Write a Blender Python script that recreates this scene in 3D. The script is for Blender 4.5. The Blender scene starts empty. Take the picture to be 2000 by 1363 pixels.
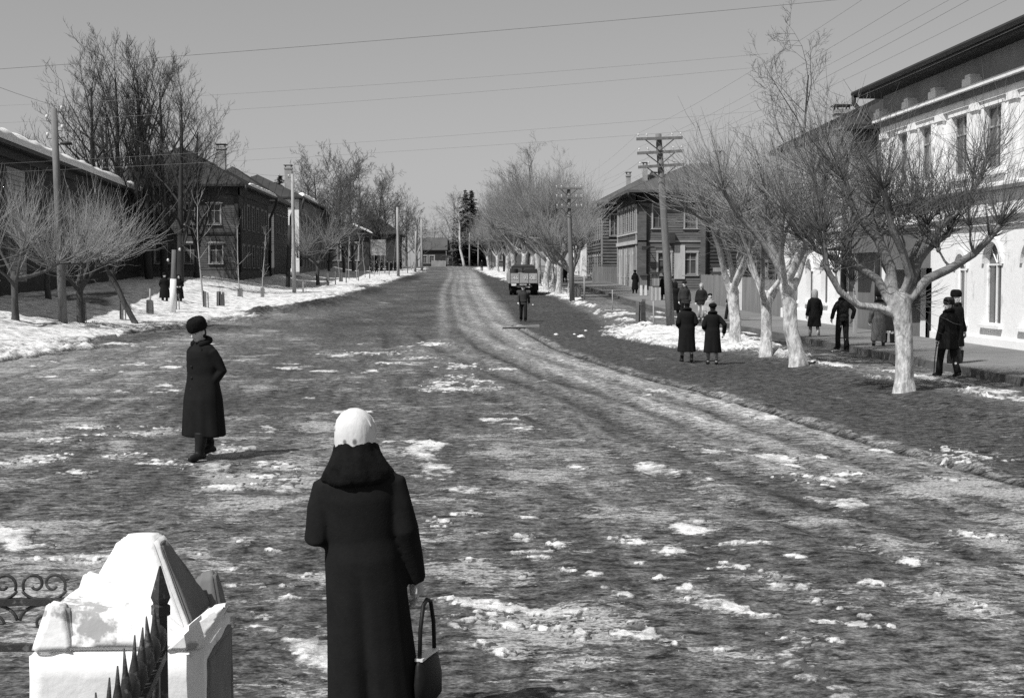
import bpy, bmesh, math, random
import numpy as np
from mathutils import Vector, Matrix, Euler

rnd = random.Random(7)
scene = bpy.context.scene
COL = scene.collection

# ------------------------------------------------------------------ camera, sky, sun, exposure
EYE = 2.3
F = 2664.0                                   # focal length in pixels of the 2000 px wide scan (50 mm lens)
PITCH = math.atan(148.5 / F)
YAW = math.atan(115.0 / F)
cam_d = bpy.data.cameras.new('camera'); cam = bpy.data.objects.new('camera', cam_d); COL.objects.link(cam)
cam_d.sensor_width = 36.0; cam_d.lens = F / 2000.0 * 36.0
cam_d.clip_start = 0.1; cam_d.clip_end = 6000
cam.location = (0, 0, EYE)
cam.rotation_euler = (math.pi / 2 - PITCH, 0, -YAW)
scene.camera = cam

SUN_DIR = Vector((0.60, 0.50, -1.0)).normalized()       # the way the light travels: from behind left
SUN_EL = math.asin(-SUN_DIR.z)
world = bpy.data.worlds.new('World'); scene.world = world; world.use_nodes = True
wn = world.node_tree.nodes; wl = world.node_tree.links
for n in list(wn): wn.remove(n)
out = wn.new('ShaderNodeOutputWorld'); bg = wn.new('ShaderNodeBackground'); sky = wn.new('ShaderNodeTexSky')
sky.sky_type = 'NISHITA'; sky.sun_disc = False
sky.sun_elevation = SUN_EL
sky.sun_rotation = math.atan2(-SUN_DIR.x, -SUN_DIR.y)
sky.altitude = 100; sky.air_density = 1.0; sky.dust_density = 1.0; sky.ozone_density = 1.0
bw = wn.new('ShaderNodeRGBToBW')              # black and white film
pw = wn.new('ShaderNodeMath'); pw.operation = 'POWER'; pw.inputs[1].default_value = 0.6   # flat tonal response of the film to the sky
wl.new(sky.outputs[0], bw.inputs[0]); wl.new(bw.outputs[0], pw.inputs[0]); wl.new(pw.outputs[0], bg.inputs['Color']); wl.new(bg.outputs[0], out.inputs[0])
bg.inputs['Strength'].default_value = 0.155
sun_d = bpy.data.lights.new('sun', 'SUN'); sun = bpy.data.objects.new('sun', sun_d); COL.objects.link(sun)
sun_d.energy = 4.5; sun_d.angle = math.radians(0.53); sun_d.color = (1.0, 0.995, 0.985)
sun.rotation_euler = SUN_DIR.to_track_quat('-Z', 'Y').to_euler()
sun.location = (-40, -40, 60)
scene.view_settings.view_transform = 'Standard'
scene.view_settings.look = 'None'
scene.view_settings.exposure = 0.18
scene.view_settings.gamma = 1.0
scene.view_settings.use_curve_mapping = False

# ------------------------------------------------------------------ noise helpers (numpy)
def _hash(ix, iy, seed):
    h = (ix.astype(np.int64) * 374761393 + iy.astype(np.int64) * 668265263 + seed * 1442695041) & 0xffffffff
    h = ((h ^ (h >> 13)) * 1274126177) & 0xffffffff
    h = h ^ (h >> 16)
    return (h & 0xffff) / 65535.0
def vnoise(x, y, seed=0):
    x = np.asarray(x, float); y = np.asarray(y, float)
    ix = np.floor(x); iy = np.floor(y); fx = x - ix; fy = y - iy
    fx = fx * fx * (3 - 2 * fx); fy = fy * fy * (3 - 2 * fy)
    a = _hash(ix, iy, seed); b = _hash(ix + 1, iy, seed); c = _hash(ix, iy + 1, seed); d = _hash(ix + 1, iy + 1, seed)
    return (a * (1 - fx) + b * fx) * (1 - fy) + (c * (1 - fx) + d * fx) * fy
def fbm(x, y, seed=0, octv=4):
    s = 0; a = 0.5; t = 0
    for k in range(octv):
        s = s + a * vnoise(x * 2 ** k + 17.3 * k, y * 2 ** k - 9.1 * k, seed + k); t += a; a *= 0.5
    return s / t
def sstep(a, b, x):
    t = np.clip((np.asarray(x, float) - a) / (b - a), 0, 1)
    return t * t * (3 - 2 * t)

# ------------------------------------------------------------------ ground profile and pixel -> world
def road_z(y):
    y = np.asarray(y, float)
    t = np.clip((y - 52) / 26, 0, 1)
    z = 0.0185 * 26 * 0.5 * t * t + 0.0185 * np.clip(y - 78, 0, 170)
    z = z + 0.0185 * 12 * (1 - np.exp(-np.clip(y - 248, 0, 60) / 12.0))
    return z - 0.012 * np.clip(y - 265, 0, 60)
def gz(x, y):
    x = np.asarray(x, float); y = np.asarray(y, float)
    left = 0.95 * sstep(-12.6, -19.5, x)
    right = 0.10 * sstep(7.6, 8.6, x)
    return road_z(y) + left + right
_cx, _sx = math.cos(YAW), math.sin(YAW); _cp, _sp = math.cos(PITCH), math.sin(PITCH)
FWD = Vector((_sx * _cp, _cx * _cp, -_sp)); RGT = Vector((_cx, -_sx, 0)); UPV = RGT.cross(FWD)
def at(px, py, Y):
    d = FWD + RGT * ((px - 1000) / F) + UPV * ((681.5 - py) / F)
    return Vector((0, 0, EYE)) + d * (Y / d.y)
def gp(px, py):
    d = FWD + RGT * ((px - 1000) / F) + UPV * ((681.5 - py) / F)
    Y = 3.0
    prev = Y
    while Y < 330:
        p = Vector((0, 0, EYE)) + d * (Y / d.y)
        if p.z <= float(gz(p.x, p.y)):
            lo, hi = prev, Y
            for _ in range(30):
                m = (lo + hi) / 2; q = Vector((0, 0, EYE)) + d * (m / d.y)
                if q.z <= float(gz(q.x, q.y)): hi = m
                else: lo = m
            q = Vector((0, 0, EYE)) + d * (hi / d.y)
            q.z = float(gz(q.x, q.y)); return q
        prev = Y; Y *= 1.01
    return Vector((0, 0, EYE)) + d * (260 / d.y)
def ground(x, y, dz=0.0): return Vector((x, y, float(gz(x, y)) + dz))

# ------------------------------------------------------------------ materials (all neutral greys: the photograph is black and white film)
MATS = {}
def nd(nt, t, **kw):
    n = nt.nodes.new(t)
    for k, v in kw.items(): setattr(n, k, v)
    return n
def mat(name, base, var=0.25, scale=6.0, rough=0.85, bump=0.15, stretch=(1, 1, 1), bscale=None, spec=0.25, detail=6, extra=None, bdist=0.02):
    m = bpy.data.materials.new(name); m.use_nodes = True; nt = m.node_tree
    p = nt.nodes['Principled BSDF']
    p.inputs['Roughness'].default_value = rough
    p.inputs['Specular IOR Level'].default_value = spec
    tc = nd(nt, 'ShaderNodeTexCoord'); mp = nd(nt, 'ShaderNodeMapping'); mp.inputs['Scale'].default_value = stretch
    nt.links.new(tc.outputs['Object'], mp.inputs['Vector'])
    ns = nd(nt, 'ShaderNodeTexNoise'); ns.inputs['Scale'].default_value = scale; ns.inputs['Detail'].default_value = detail
    ns.inputs['Roughness'].default_value = 0.65
    nt.links.new(mp.outputs[0], ns.inputs['Vector'])
    ns2 = nd(nt, 'ShaderNodeTexNoise'); ns2.inputs['Scale'].default_value = scale * 0.17; ns2.inputs['Detail'].default_value = 3
    nt.links.new(mp.outputs[0], ns2.inputs['Vector'])
    ad = nd(nt, 'ShaderNodeMath', operation='MULTIPLY_ADD'); ad.inputs[1].default_value = 0.55
    nt.links.new(ns2.outputs[0], ad.inputs[0])
    ml = nd(nt, 'ShaderNodeMath', operation='MULTIPLY'); ml.inputs[1].default_value = 0.45
    nt.links.new(ns.outputs[0], ml.inputs[0]); nt.links.new(ml.outputs[0], ad.inputs[2])
    mr = nd(nt, 'ShaderNodeMapRange'); mr.inputs['From Min'].default_value = 0.3; mr.inputs['From Max'].default_value = 0.7
    mr.inputs['To Min'].default_value = base * (1 - var); mr.inputs['To Max'].default_value = min(0.9, base * (1 + var))
    nt.links.new(ad.outputs[0], mr.inputs['Value'])
    col = mr.outputs[0]
    if extra: col = extra(nt, tc, col)
    nt.links.new(col, p.inputs['Base Color'])
    if bump > 0:
        bs = nd(nt, 'ShaderNodeTexNoise'); bs.inputs['Scale'].default_value = bscale or scale * 2.5; bs.inputs['Detail'].default_value = 5
        nt.links.new(mp.outputs[0], bs.inputs['Vector'])
        bp = nd(nt, 'ShaderNodeBump'); bp.inputs['Strength'].default_value = bump; bp.inputs['Distance'].default_value = bdist
        nt.links.new(bs.outputs[0], bp.inputs['Height']); nt.links.new(bp.outputs[0], p.inputs['Normal'])
    MATS[name] = m
    return m
def patchy(value, scale, lo, hi, stretch=(1, 1, 1), amount=1.0):
    """peeled or stained patches of another paint value"""
    def f(nt, tc, col):
        mp = nd(nt, 'ShaderNodeMapping'); mp.inputs['Scale'].default_value = stretch; mp.inputs['Location'].default_value = (3.1, 7.7, 1.3)
        nt.links.new(tc.outputs['Object'], mp.inputs['Vector'])
        ns = nd(nt, 'ShaderNodeTexNoise'); ns.inputs['Scale'].default_value = scale; ns.inputs['Detail'].default_value = 7; ns.inputs['Roughness'].default_value = 0.6
        nt.links.new(mp.outputs[0], ns.inputs['Vector'])
        mr = nd(nt, 'ShaderNodeMapRange'); mr.inputs['From Min'].default_value = lo; mr.inputs['From Max'].default_value = hi; mr.inputs['To Max'].default_value = amount
        nt.links.new(ns.outputs[0], mr.inputs['Value'])
        mx = nd(nt, 'ShaderNodeMix'); mx.data_type = 'FLOAT'
        nt.links.new(mr.outputs[0], mx.inputs[0]); nt.links.new(col, mx.inputs[2]); mx.inputs[3].default_value = value
        return mx.outputs[0]
    return f
def whitewash(height):
    """lime wash painted on the lower trunk, with a ragged upper edge and bald spots"""
    def f(nt, tc, col):
        sp = nd(nt, 'ShaderNodeSeparateXYZ'); nt.links.new(tc.outputs['Object'], sp.inputs[0])
        ns = nd(nt, 'ShaderNodeTexNoise'); ns.inputs['Scale'].default_value = 5; ns.inputs['Detail'].default_value = 8
        nt.links.new(tc.outputs['Object'], ns.inputs['Vector'])
        a = nd(nt, 'ShaderNodeMath', operation='MULTIPLY_ADD'); a.inputs[1].default_value = 1.1
        nt.links.new(ns.outputs[0], a.inputs[0]); nt.links.new(sp.outputs['Z'], a.inputs[2])
        mr = nd(nt, 'ShaderNodeMapRange'); mr.inputs['From Min'].default_value = height + 0.30; mr.inputs['From Max'].default_value = height + 1.35
        mr.inputs['To Min'].default_value = 1.0; mr.inputs['To Max'].default_value = 0.0
        nt.links.new(a.outputs[0], mr.inputs['Value'])
        n3 = nd(nt, 'ShaderNodeTexNoise'); n3.inputs['Scale'].default_value = 9; n3.inputs['Detail'].default_value = 8; n3.inputs['Roughness'].default_value = 0.7
        mp = nd(nt, 'ShaderNodeMapping'); mp.inputs['Scale'].default_value = (1, 1, 0.45)
        nt.links.new(tc.outputs['Object'], mp.inputs[0]); nt.links.new(mp.outputs[0], n3.inputs['Vector'])
        m3 = nd(nt, 'ShaderNodeMapRange'); m3.inputs['From Min'].default_value = 0.40; m3.inputs['From Max'].default_value = 0.58; m3.inputs['To Min'].default_value = 0.25
        nt.links.new(n3.outputs[0], m3.inputs['Value'])
        mu = nd(nt, 'ShaderNodeMath', operation='MULTIPLY'); nt.links.new(mr.outputs[0], mu.inputs[0]); nt.links.new(m3.outputs[0], mu.inputs[1])
        mx = nd(nt, 'ShaderNodeMix'); mx.data_type = 'FLOAT'; nt.links.new(mu.outputs[0], mx.inputs[0]); nt.links.new(col, mx.inputs[2]); mx.inputs[3].default_value = 0.62
        return mx.outputs[0]
    return f

mat('plaster_white', 0.82, 0.07, 3.0, 0.9, 0.3, extra=patchy(0.40, 1.3, 0.60, 0.68, (1, 1, 0.6), 0.7))
mat('plaster_pillar', 0.80, 0.05, 9.0, 0.9, 0.35, extra=patchy(0.36, 5.0, 0.58, 0.62), bdist=0.01)
mat('trim_white', 0.80, 0.12, 5.0, 0.9, 0.2, extra=patchy(0.42, 2.0, 0.58, 0.66))
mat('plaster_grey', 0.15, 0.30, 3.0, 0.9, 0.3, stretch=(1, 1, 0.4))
mat('eave_shade', 0.27, 0.30, 3.0, 0.9, 0.3, stretch=(1, 1, 0.4))  # wall grey lowered to hold the eave shade
mat('brick_grey', 0.24, 0.35, 4.0, 0.9, 0.4, stretch=(1, 1, 2.5))
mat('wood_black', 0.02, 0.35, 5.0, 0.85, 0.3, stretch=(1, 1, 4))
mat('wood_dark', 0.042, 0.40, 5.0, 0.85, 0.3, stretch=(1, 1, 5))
mat('wood_mid', 0.115, 0.40, 5.0, 0.85, 0.3, stretch=(1, 1, 5))
mat('wood_light', 0.30, 0.35, 6.0, 0.85, 0.3, stretch=(1, 1, 0.4))
mat('wood_pale', 0.46, 0.30, 6.0, 0.85, 0.3, stretch=(3, 3, 0.4))
mat('plank_grey', 0.21, 0.35, 7.0, 0.85, 0.3, stretch=(3, 3, 0.3))
mat('pole_wood', 0.15, 0.40, 9.0, 0.85, 0.4, stretch=(4, 4, 0.3))
mat('pole_pale', 0.33, 0.30, 9.0, 0.85, 0.4, stretch=(4, 4, 0.3))
mat('casing_paint', 0.36, 0.25, 6.0, 0.8, 0.2)
mat('casing_grey', 0.16, 0.25, 6.0, 0.8, 0.2)
mat('roof_metal', 0.04, 0.35, 2.0, 0.65, 0.15, spec=0.3)
mat('roof_grey', 0.085, 0.30, 2.0, 0.65, 0.15, spec=0.3)
mat('brick_chimney', 0.32, 0.35, 8.0, 0.9, 0.3)
mat('bark', 0.075, 0.45, 14.0, 0.9, 0.8, stretch=(1, 1, 0.3))
mat('bark_wash', 0.16, 0.40, 14.0, 0.9, 0.8, stretch=(1, 1, 0.3), extra=whitewash(1.45))
mat('bark_wash_high', 0.17, 0.40, 12.0, 0.9, 0.8, stretch=(1, 1, 0.3), extra=whitewash(2.2))
mat('plaster_shade', 0.17, 0.35, 8.0, 0.9, 0.4, bdist=0.01)  # darker pillar plaster, shade put into the colour
mat('twig', 0.27, 0.30, 3.0, 0.8, 0)
mat('bark_black', 0.04, 0.4, 12.0, 0.9, 0.6, stretch=(1, 1, 0.3))
mat('twig_black', 0.045, 0.3, 3.0, 0.8, 0)
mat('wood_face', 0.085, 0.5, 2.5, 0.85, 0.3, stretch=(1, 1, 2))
mat('twig_dark', 0.10, 0.35, 3.0, 0.8, 0)
mat('twig_pale', 0.25, 0.30, 2.0, 0.8, 0)
mat('bark_birch', 0.55, 0.35, 3.0, 0.8, 0.2, stretch=(1, 1, 2.5))
mat('needles', 0.040, 0.4, 3.0, 0.85, 0)
mat('coat_black', 0.0125, 0.25, 40.0, 0.95, 0.3, spec=0.08, bdist=0.004)
mat('coat_dark', 0.022, 0.25, 40.0, 0.95, 0.3, spec=0.08, bdist=0.004)
mat('coat_grey', 0.10, 0.25, 40.0, 0.95, 0.3, spec=0.08, bdist=0.004)
mat('jacket_grey', 0.040, 0.25, 40.0, 0.95, 0.3, spec=0.1, bdist=0.004)
mat('fur_black', 0.009, 0.5, 60.0, 0.95, 0.5, spec=0.08, bdist=0.006, bscale=170)
mat('skin', 0.5, 0.08, 20.0, 0.6, 0.05)
mat('hair_dark', 0.02, 0.3, 60.0, 0.6, 0.4)
mat('scarf_white', 0.66, 0.08, 60.0, 0.95, 0.25, spec=0.05, bscale=220, bdist=0.002, extra=patchy(0.5, 5, 0.6, 0.7))
def fold_shade_spots(nt, tc, col):  # two dark spots paint fold shading onto the back of the headscarf
    for sx, sz, r in ((-.040, 1.572, .013), (.012, 1.570, .016)):
        sb = nd(nt, 'ShaderNodeVectorMath', operation='SUBTRACT'); sb.inputs[1].default_value = (sx, -.13, sz); nt.links.new(tc.outputs['Object'], sb.inputs[0])
        sc = nd(nt, 'ShaderNodeVectorMath', operation='MULTIPLY'); sc.inputs[1].default_value = (1, .35, .75); nt.links.new(sb.outputs[0], sc.inputs[0])
        ln = nd(nt, 'ShaderNodeVectorMath', operation='LENGTH'); nt.links.new(sc.outputs[0], ln.inputs[0])
        mr = nd(nt, 'ShaderNodeMapRange'); mr.inputs[1].default_value = r * .45; mr.inputs[2].default_value = r; mr.inputs[3].default_value = .85; mr.inputs[4].default_value = 0; nt.links.new(ln.outputs['Value'], mr.inputs[0])
        mx = nd(nt, 'ShaderNodeMix'); mx.data_type = 'FLOAT'; nt.links.new(mr.outputs[0], mx.inputs[0]); nt.links.new(col, mx.inputs[2]); mx.inputs[3].default_value = .09; col = mx.outputs[0]
    return col
mat('scarf_fold_shade', 0.62, 0.10, 18.0, 0.95, 0.6, stretch=(1, 1, .35), spec=0.05, bscale=22, bdist=0.012, extra=fold_shade_spots)
mat('scarf_grey', 0.33, 0.2, 60.0, 0.95, 0.3, spec=0.05)
mat('leather', 0.012, 0.3, 25.0, 0.55, 0.25, spec=0.2, bdist=0.004)
mat('stocking', 0.22, 0.15, 30.0, 0.9, 0.1)
mat('trousers_dark', 0.018, 0.25, 30.0, 0.95, 0.2, spec=0.08)
mat('trousers_light', 0.34, 0.2, 20.0, 0.95, 0.2, spec=0.08)
mat('bag_grey', 0.10, 0.3, 30.0, 0.9, 0.3)
mat('iron', 0.028, 0.5, 60.0, 0.6, 0.5, spec=0.4, bdist=0.003, extra=patchy(0.12, 30, 0.56, 0.66))
mat('truck_paint', 0.34, 0.25, 10.0, 0.7, 0.15)
mat('truck_dark', 0.035, 0.3, 10.0, 0.6, 0.15)
mat('tyre', 0.016, 0.4, 20.0, 0.9, 0.3)
mat('paint_white', 0.72, 0.1, 10.0, 0.7, 0)
mat('ceramic', 0.65, 0.1, 10.0, 0.35, 0)
mat('wire', 0.2, 0.1, 10.0, 0.7, 0)
mat('dark_room', 0.010, 0.3, 2.0, 0.9, 0)
mat('poster', 0.40, 0.5, 2.2, 0.85, 0.05)
mat('boardwalk', 0.17, 0.30, 2.0, 0.9, 0.3)
def glass():
    m = bpy.data.materials.new('window_glass'); m.use_nodes = True; p = m.node_tree.nodes['Principled BSDF']
    nt = m.node_tree
    tc = nd(nt, 'ShaderNodeTexCoord'); ns = nd(nt, 'ShaderNodeTexNoise'); ns.inputs['Scale'].default_value = 1.3
    nt.links.new(tc.outputs['Object'], ns.inputs['Vector'])
    mr = nd(nt, 'ShaderNodeMapRange'); mr.inputs['To Min'].default_value = 0.03; mr.inputs['To Max'].default_value = 0.13
    nt.links.new(ns.outputs[0], mr.inputs['Value']); nt.links.new(mr.outputs[0], p.inputs['Base Color'])
    bp = nd(nt, 'ShaderNodeBump'); bp.inputs['Strength'].default_value = 0.05; nt.links.new(ns.outputs[0], bp.inputs['Height']); nt.links.new(bp.outputs[0], p.inputs['Normal'])
    p.inputs['Roughness'].default_value = 0.12; p.inputs['Specular IOR Level'].default_value = 0.5
    MATS['window_glass'] = m
glass()

# ------------------------------------------------------------------ object helpers
def tag(o, label=None, cat=None, group=None, kind=None):
    if label: o['label'] = label
    if cat: o['category'] = cat
    if group: o['group'] = group
    if kind: o['kind'] = kind
    return o
def empty(name, loc, rz=0.0, label=None, cat=None, group=None):
    o = bpy.data.objects.new(name, None); COL.objects.link(o)
    o.empty_display_size = 0.3
    o.location = loc; o.rotation_euler = (0, 0, rz)
    return tag(o, label, cat, group)
def children(o): return [c for c in COL.objects if c.parent == o]
KIDS = {}
def copy_tree(o, parent=None):
    c = o.copy(); COL.objects.link(c)
    if parent: c.parent = parent; KIDS.setdefault(parent.name, []).append(c)
    for ch in KIDS.get(o.name, []): copy_tree(ch, c)
    return c
class MB:
    def __init__(s): s.v = []; s.f = []
    def quad(s, a, b, c, d):
        n = len(s.v); s.v += [tuple(a), tuple(b), tuple(c), tuple(d)]; s.f.append((n, n + 1, n + 2, n + 3))
    def poly(s, pts):
        n = len(s.v); s.v += [tuple(p) for p in pts]; s.f.append(tuple(range(n, n + len(pts))))
    def box(s, x0, x1, y0, y1, z0, z1):
        n = len(s.v)
        s.v += [(x0, y0, z0), (x1, y0, z0), (x1, y1, z0), (x0, y1, z0), (x0, y0, z1), (x1, y0, z1), (x1, y1, z1), (x0, y1, z1)]
        s.f += [tuple(n + i for i in q) for q in ((0, 3, 2, 1), (4, 5, 6, 7), (0, 1, 5, 4), (1, 2, 6, 5), (2, 3, 7, 6), (3, 0, 4, 7))]
    def hexa(s, p):      # 8 points, bottom ring then top ring
        n = len(s.v); s.v += [tuple(q) for q in p]
        s.f += [tuple(n + i for i in q) for q in ((0, 3, 2, 1), (4, 5, 6, 7), (0, 1, 5, 4), (1, 2, 6, 5), (2, 3, 7, 6), (3, 0, 4, 7))]
    def prism(s, poly2, to3, d0, d1):   # polygon extruded: to3(u, w, d)
        n = len(poly2); a = [to3(u, w, d0) for u, w in poly2]; b = [to3(u, w, d1) for u, w in poly2]
        k = len(s.v); s.v += [tuple(p) for p in a + b]
        s.f.append(tuple(k + i for i in range(n))[::-1]); s.f.append(tuple(k + n + i for i in range(n)))
        for i in range(n): s.f.append((k + i, k + (i + 1) % n, k + n + (i + 1) % n, k + n + i))
    def tube(s, pts, rad, n=8, rad2=None, ref=None, cap=True, mod=None):
        pts = [Vector(p) for p in pts]; m = len(pts)
        if not hasattr(rad, '__len__'): rad = [rad] * m
        if rad2 is None: rad2 = rad
        elif not hasattr(rad2, '__len__'): rad2 = [rad2] * m
        base = len(s.v); prev = None
        for i, p in enumerate(pts):
            t = (pts[min(i + 1, m - 1)] - pts[max(i - 1, 0)])
            t = t.normalized() if t.length > 1e-9 else Vector((0, 0, 1))
            if ref is not None: r = Vector(ref)
            elif prev is not None: r = prev
            else: r = Vector((0, 1, 0)) if abs(t.y) < 0.9 else Vector((1, 0, 0))
            a = t.cross(r)
            if a.length < 1e-6: a = t.cross(Vector((1, 0, 0)) if abs(t.x) < .9 else Vector((0, 0, 1)))
            a.normalize(); b = a.cross(t).normalized()
            if ref is None: prev = b
            for k in range(n):
                th = 2 * math.pi * k / n
                q = 1.0 if mod is None else mod(i, th)
                s.v.append(tuple(p + a * (math.cos(th) * rad[i] * q) + b * (math.sin(th) * rad2[i] * q)))
        for i in range(m - 1):
            for k in range(n):
                k2 = (k + 1) % n
                s.f.append((base + i * n + k, base + i * n + k2, base + (i + 1) * n + k2, base + (i + 1) * n + k))
        if cap:
            s.f.append(tuple(base + k for k in range(n))[::-1]); s.f.append(tuple(base + (m - 1) * n + k for k in range(n)))
    def blob(s, c, rx, ry, rz, nu=10, nv=6, jit=0.0, rr=None):
        pts = []; base = len(s.v)
        for i in range(nv + 1):
            ph = math.pi * i / nv
            for k in range(nu):
                th = 2 * math.pi * k / nu
                q = 1 + (rr.uniform(-jit, jit) if rr and 0 < i < nv else 0)
                s.v.append((c[0] + rx * q * math.sin(ph) * math.cos(th), c[1] + ry * q * math.sin(ph) * math.sin(th), c[2] - rz * q * math.cos(ph)))
        for i in range(nv):
            for k in range(nu):
                k2 = (k + 1) % nu
                s.f.append((base + i * nu + k, base + i * nu + k2, base + (i + 1) * nu + k2, base + (i + 1) * nu + k))
    def xform(s, M, start=0):
        for i in range(start, len(s.v)): s.v[i] = tuple(M @ Vector(s.v[i]))
    def mesh(s, name, m, smooth=False):
        me = bpy.data.meshes.new(name); me.from_pydata(s.v, [], s.f)
        if m is not None: me.materials.append(MATS[m] if isinstance(m, str) else m)
        if smooth: me.polygons.foreach_set('use_smooth', [True] * len(me.polygons))
        me.update(); return me
    def build(s, name, m, parent=None, smooth=False, offset=None, loc=None, kind=None, label=None):
        if offset is not None: s.v = [(x - offset[0], y - offset[1], z - offset[2]) for x, y, z in s.v]
        return link(name, s.mesh(name, m, smooth), parent, loc, kind, label)
def link(name, me, parent=None, loc=None, kind=None, label=None):
    o = bpy.data.objects.new(name, me); COL.objects.link(o)
    if parent: o.parent = parent; KIDS.setdefault(parent.name, []).append(o)
    if loc is not None: o.location = loc
    if kind: o['kind'] = kind
    if label: o['label'] = label
    return o
def finish(o, voxel, smooth=6, fac=.5):
    m = o.modifiers.new('fuse', 'REMESH'); m.mode = 'VOXEL'; m.voxel_size = voxel; m.use_smooth_shade = True
    s = o.modifiers.new('soften', 'SMOOTH'); s.iterations = smooth; s.factor = fac
# ------------------------------------------------------------------ ground, road and snow
def spaced():
    u = np.concatenate([np.linspace(-6, -0.75, 22)[:-1], np.linspace(-0.75, -0.40, 22)[:-1], np.linspace(-0.40, 0.47, 560), np.linspace(0.47, 0.85, 22)[1:], np.linspace(0.85, 6, 22)[1:]])
    y = np.concatenate([np.linspace(1.0, 6.0, 12)[:-1], np.geomspace(6.0, 300.0, 780), np.geomspace(300, 4000, 26)[1:]])
    return u, y
U_, Y_ = spaced()
GX = (U_[None, :] * Y_[:, None]); GY = np.repeat(Y_[:, None], len(U_), 1)

def crack_x(y):      # line of the ragged asphalt edge
    return np.interp(y, [8, 14.9, 19.3, 25.3, 30.6, 41.7, 60, 80, 300], [7.4, 6.05, 5.48, 4.9, 4.08, 3.05, 2.6, 2.9, 3.2])
def left_edge(y):    # road side of the left snow bank
    return np.interp(y, [5, 30, 38, 52, 70, 92, 120, 160, 200, 240, 400], [-14, -12.6, -11.8, -11.2, -10.0, -8.2, -7.0, -5.6, -4.3, -4.0, -4.0])
def right_edge(y):   # road side of the right verge
    return np.interp(y, [5, 20, 27, 33, 39, 43, 50, 58, 73, 95, 130, 180, 230, 400], [10.5, 9.4, 8.9, 8.5, 7.9, 6.7, 5.9, 6.5, 7.0, 7.1, 6.2, 4.6, 4.0, 4.0])

N1 = fbm(GX * 0.55, GY * 0.28, 3, 5)
N2 = fbm(GX * 2.1, GY * 1.3, 11, 4)
N3 = fbm(GX * 7, GY * 5.5, 21, 3)
NS = fbm(GX * 0.16, GY * 0.06, 31, 4)
streak = fbm(GX * 1.5 + GY * 0.25, GY * 0.22, 41, 4)       # streaks drawn out along the traffic

Z = gz(GX, GY)
near = 1 - sstep(60, 140, GY)
Z = Z + near * ((N2 - .5) * 0.05 + (N3 - .5) * 0.014) + (N1 - .5) * 0.05
cx = crack_x(GY)
d = GX - cx
on_right = sstep(0.0, 0.12, d)
Z = Z - 0.05 * np.exp(-(d / 0.07) ** 2) * (GY < 60)
Z = Z + (GY < 60) * np.exp(-((d - .22) / 0.17) ** 2) * np.clip(fbm(GX * 4.2, GY * 2.2, 55, 4) - .45, 0, 1) * 0.20
# wheel ruts far up the street
for rx0, a in ((-.15, -.05), (.55, -.06), (1.45, -.05), (2.15, -.06)):
    rr = GX - (rx0 + 0.25 * np.sin(GY / 23.0))
    Z = Z + a * np.exp(-(rr / .22) ** 2) * sstep(48, 62, GY) * (1 - sstep(200, 250, GY))

# base value of the bare surface
tone = 0.085 + 0.035 * (N1 - .5) * 2 + 0.02 * (NS - .5) * 2
dry_left = sstep(4.2, 11.5, -GX) * sstep(21, 30, GY) * (1 - sstep(95, 130, GY))  # drier, paler dirt towards the left
tone = tone + 0.075 * dry_left * (0.4 + 1.2 * streak)
pale_mid = np.exp(-((GX - (crack_x(GY) - .9)) / 1.25) ** 2) * sstep(13, 22, GY) * (1 - sstep(150, 230, GY))  # paler road surface beside the asphalt edge
tone = tone + 0.075 * pale_mid
tracks = 0
for rx0, w in ((-.5, .30), (.3, .22), (1.0, .35), (1.85, .25), (2.55, .38)):
    tracks = tracks + np.exp(-((GX - (rx0 + 0.25 * np.sin(GY / 23.0))) / w) ** 2)
tone = tone + 0.13 * tracks * sstep(44, 60, GY) * (1 - 0.5 * sstep(120, 220, GY)) * (0.6 + .7 * streak) - .015 * sstep(46, 62, GY) * (1 - sstep(130, 200, GY))
tone = tone + 0.02 * sstep(120, 220, GY)
tone = tone * (1 + 1.1 * (fbm(GX * 5.5 + .12 * GY, GY * .45, 45, 4) - .5) * (1 - sstep(25, 60, GY)) + .45 * (streak - .5))
for off, w, a in ((-.45, .34, .9), (-1.0, .12, -.5), (-1.45, .24, .75), (-1.95, .11, -.6), (-2.5, .26, .65), (-3.05, .11, -.55), (-3.6, .26, .5), (-4.2, .12, -.45), (1.3, .12, -.3), (2.1, .15, .35)):
    q = GX - (crack_x(GY) + off * (1 + .012 * (GY - 25)) + .12 * np.sin(GY / 7.0 + off * 3))
    band = np.exp(-(q / w) ** 2) * sstep(8, 12, GY) * (1 - sstep(48, 62, GY)) * (.3 + 1.2 * fbm(GX * .3 + off * 7, GY * .16, 47, 3))
    tone = tone * (1 + a * .85 * band); Z = Z - (.02 if a < 0 else -.012) * band
asph = sstep(.05, .5, d) * (1 - sstep(-.4, .6, GX - right_edge(GY))) * (1 - sstep(150, 260, GY))
tone = tone * (1 - asph) + asph * (0.052 + 0.03 * (N1 - .5) + 0.014 * sstep(14, 9, GY))
tone = np.where((GY < 60), tone * (1 - 0.93 * np.exp(-((d + .01) / .075) ** 2)), tone)
tone = tone + (GY < 60) * 0.09 * np.exp(-((d - .25) / 0.16) ** 2) * sstep(.45, .6, fbm(GX * 3.2, GY * 3.2, 55, 3))
verge = sstep(-.3, .8, GX - right_edge(GY))
tone = tone * (1 - verge) + verge * (0.125 + 0.09 * (N1 - .5))
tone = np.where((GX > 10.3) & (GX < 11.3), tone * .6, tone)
tone = np.clip(tone * .93, 0.02, 0.4)
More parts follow.
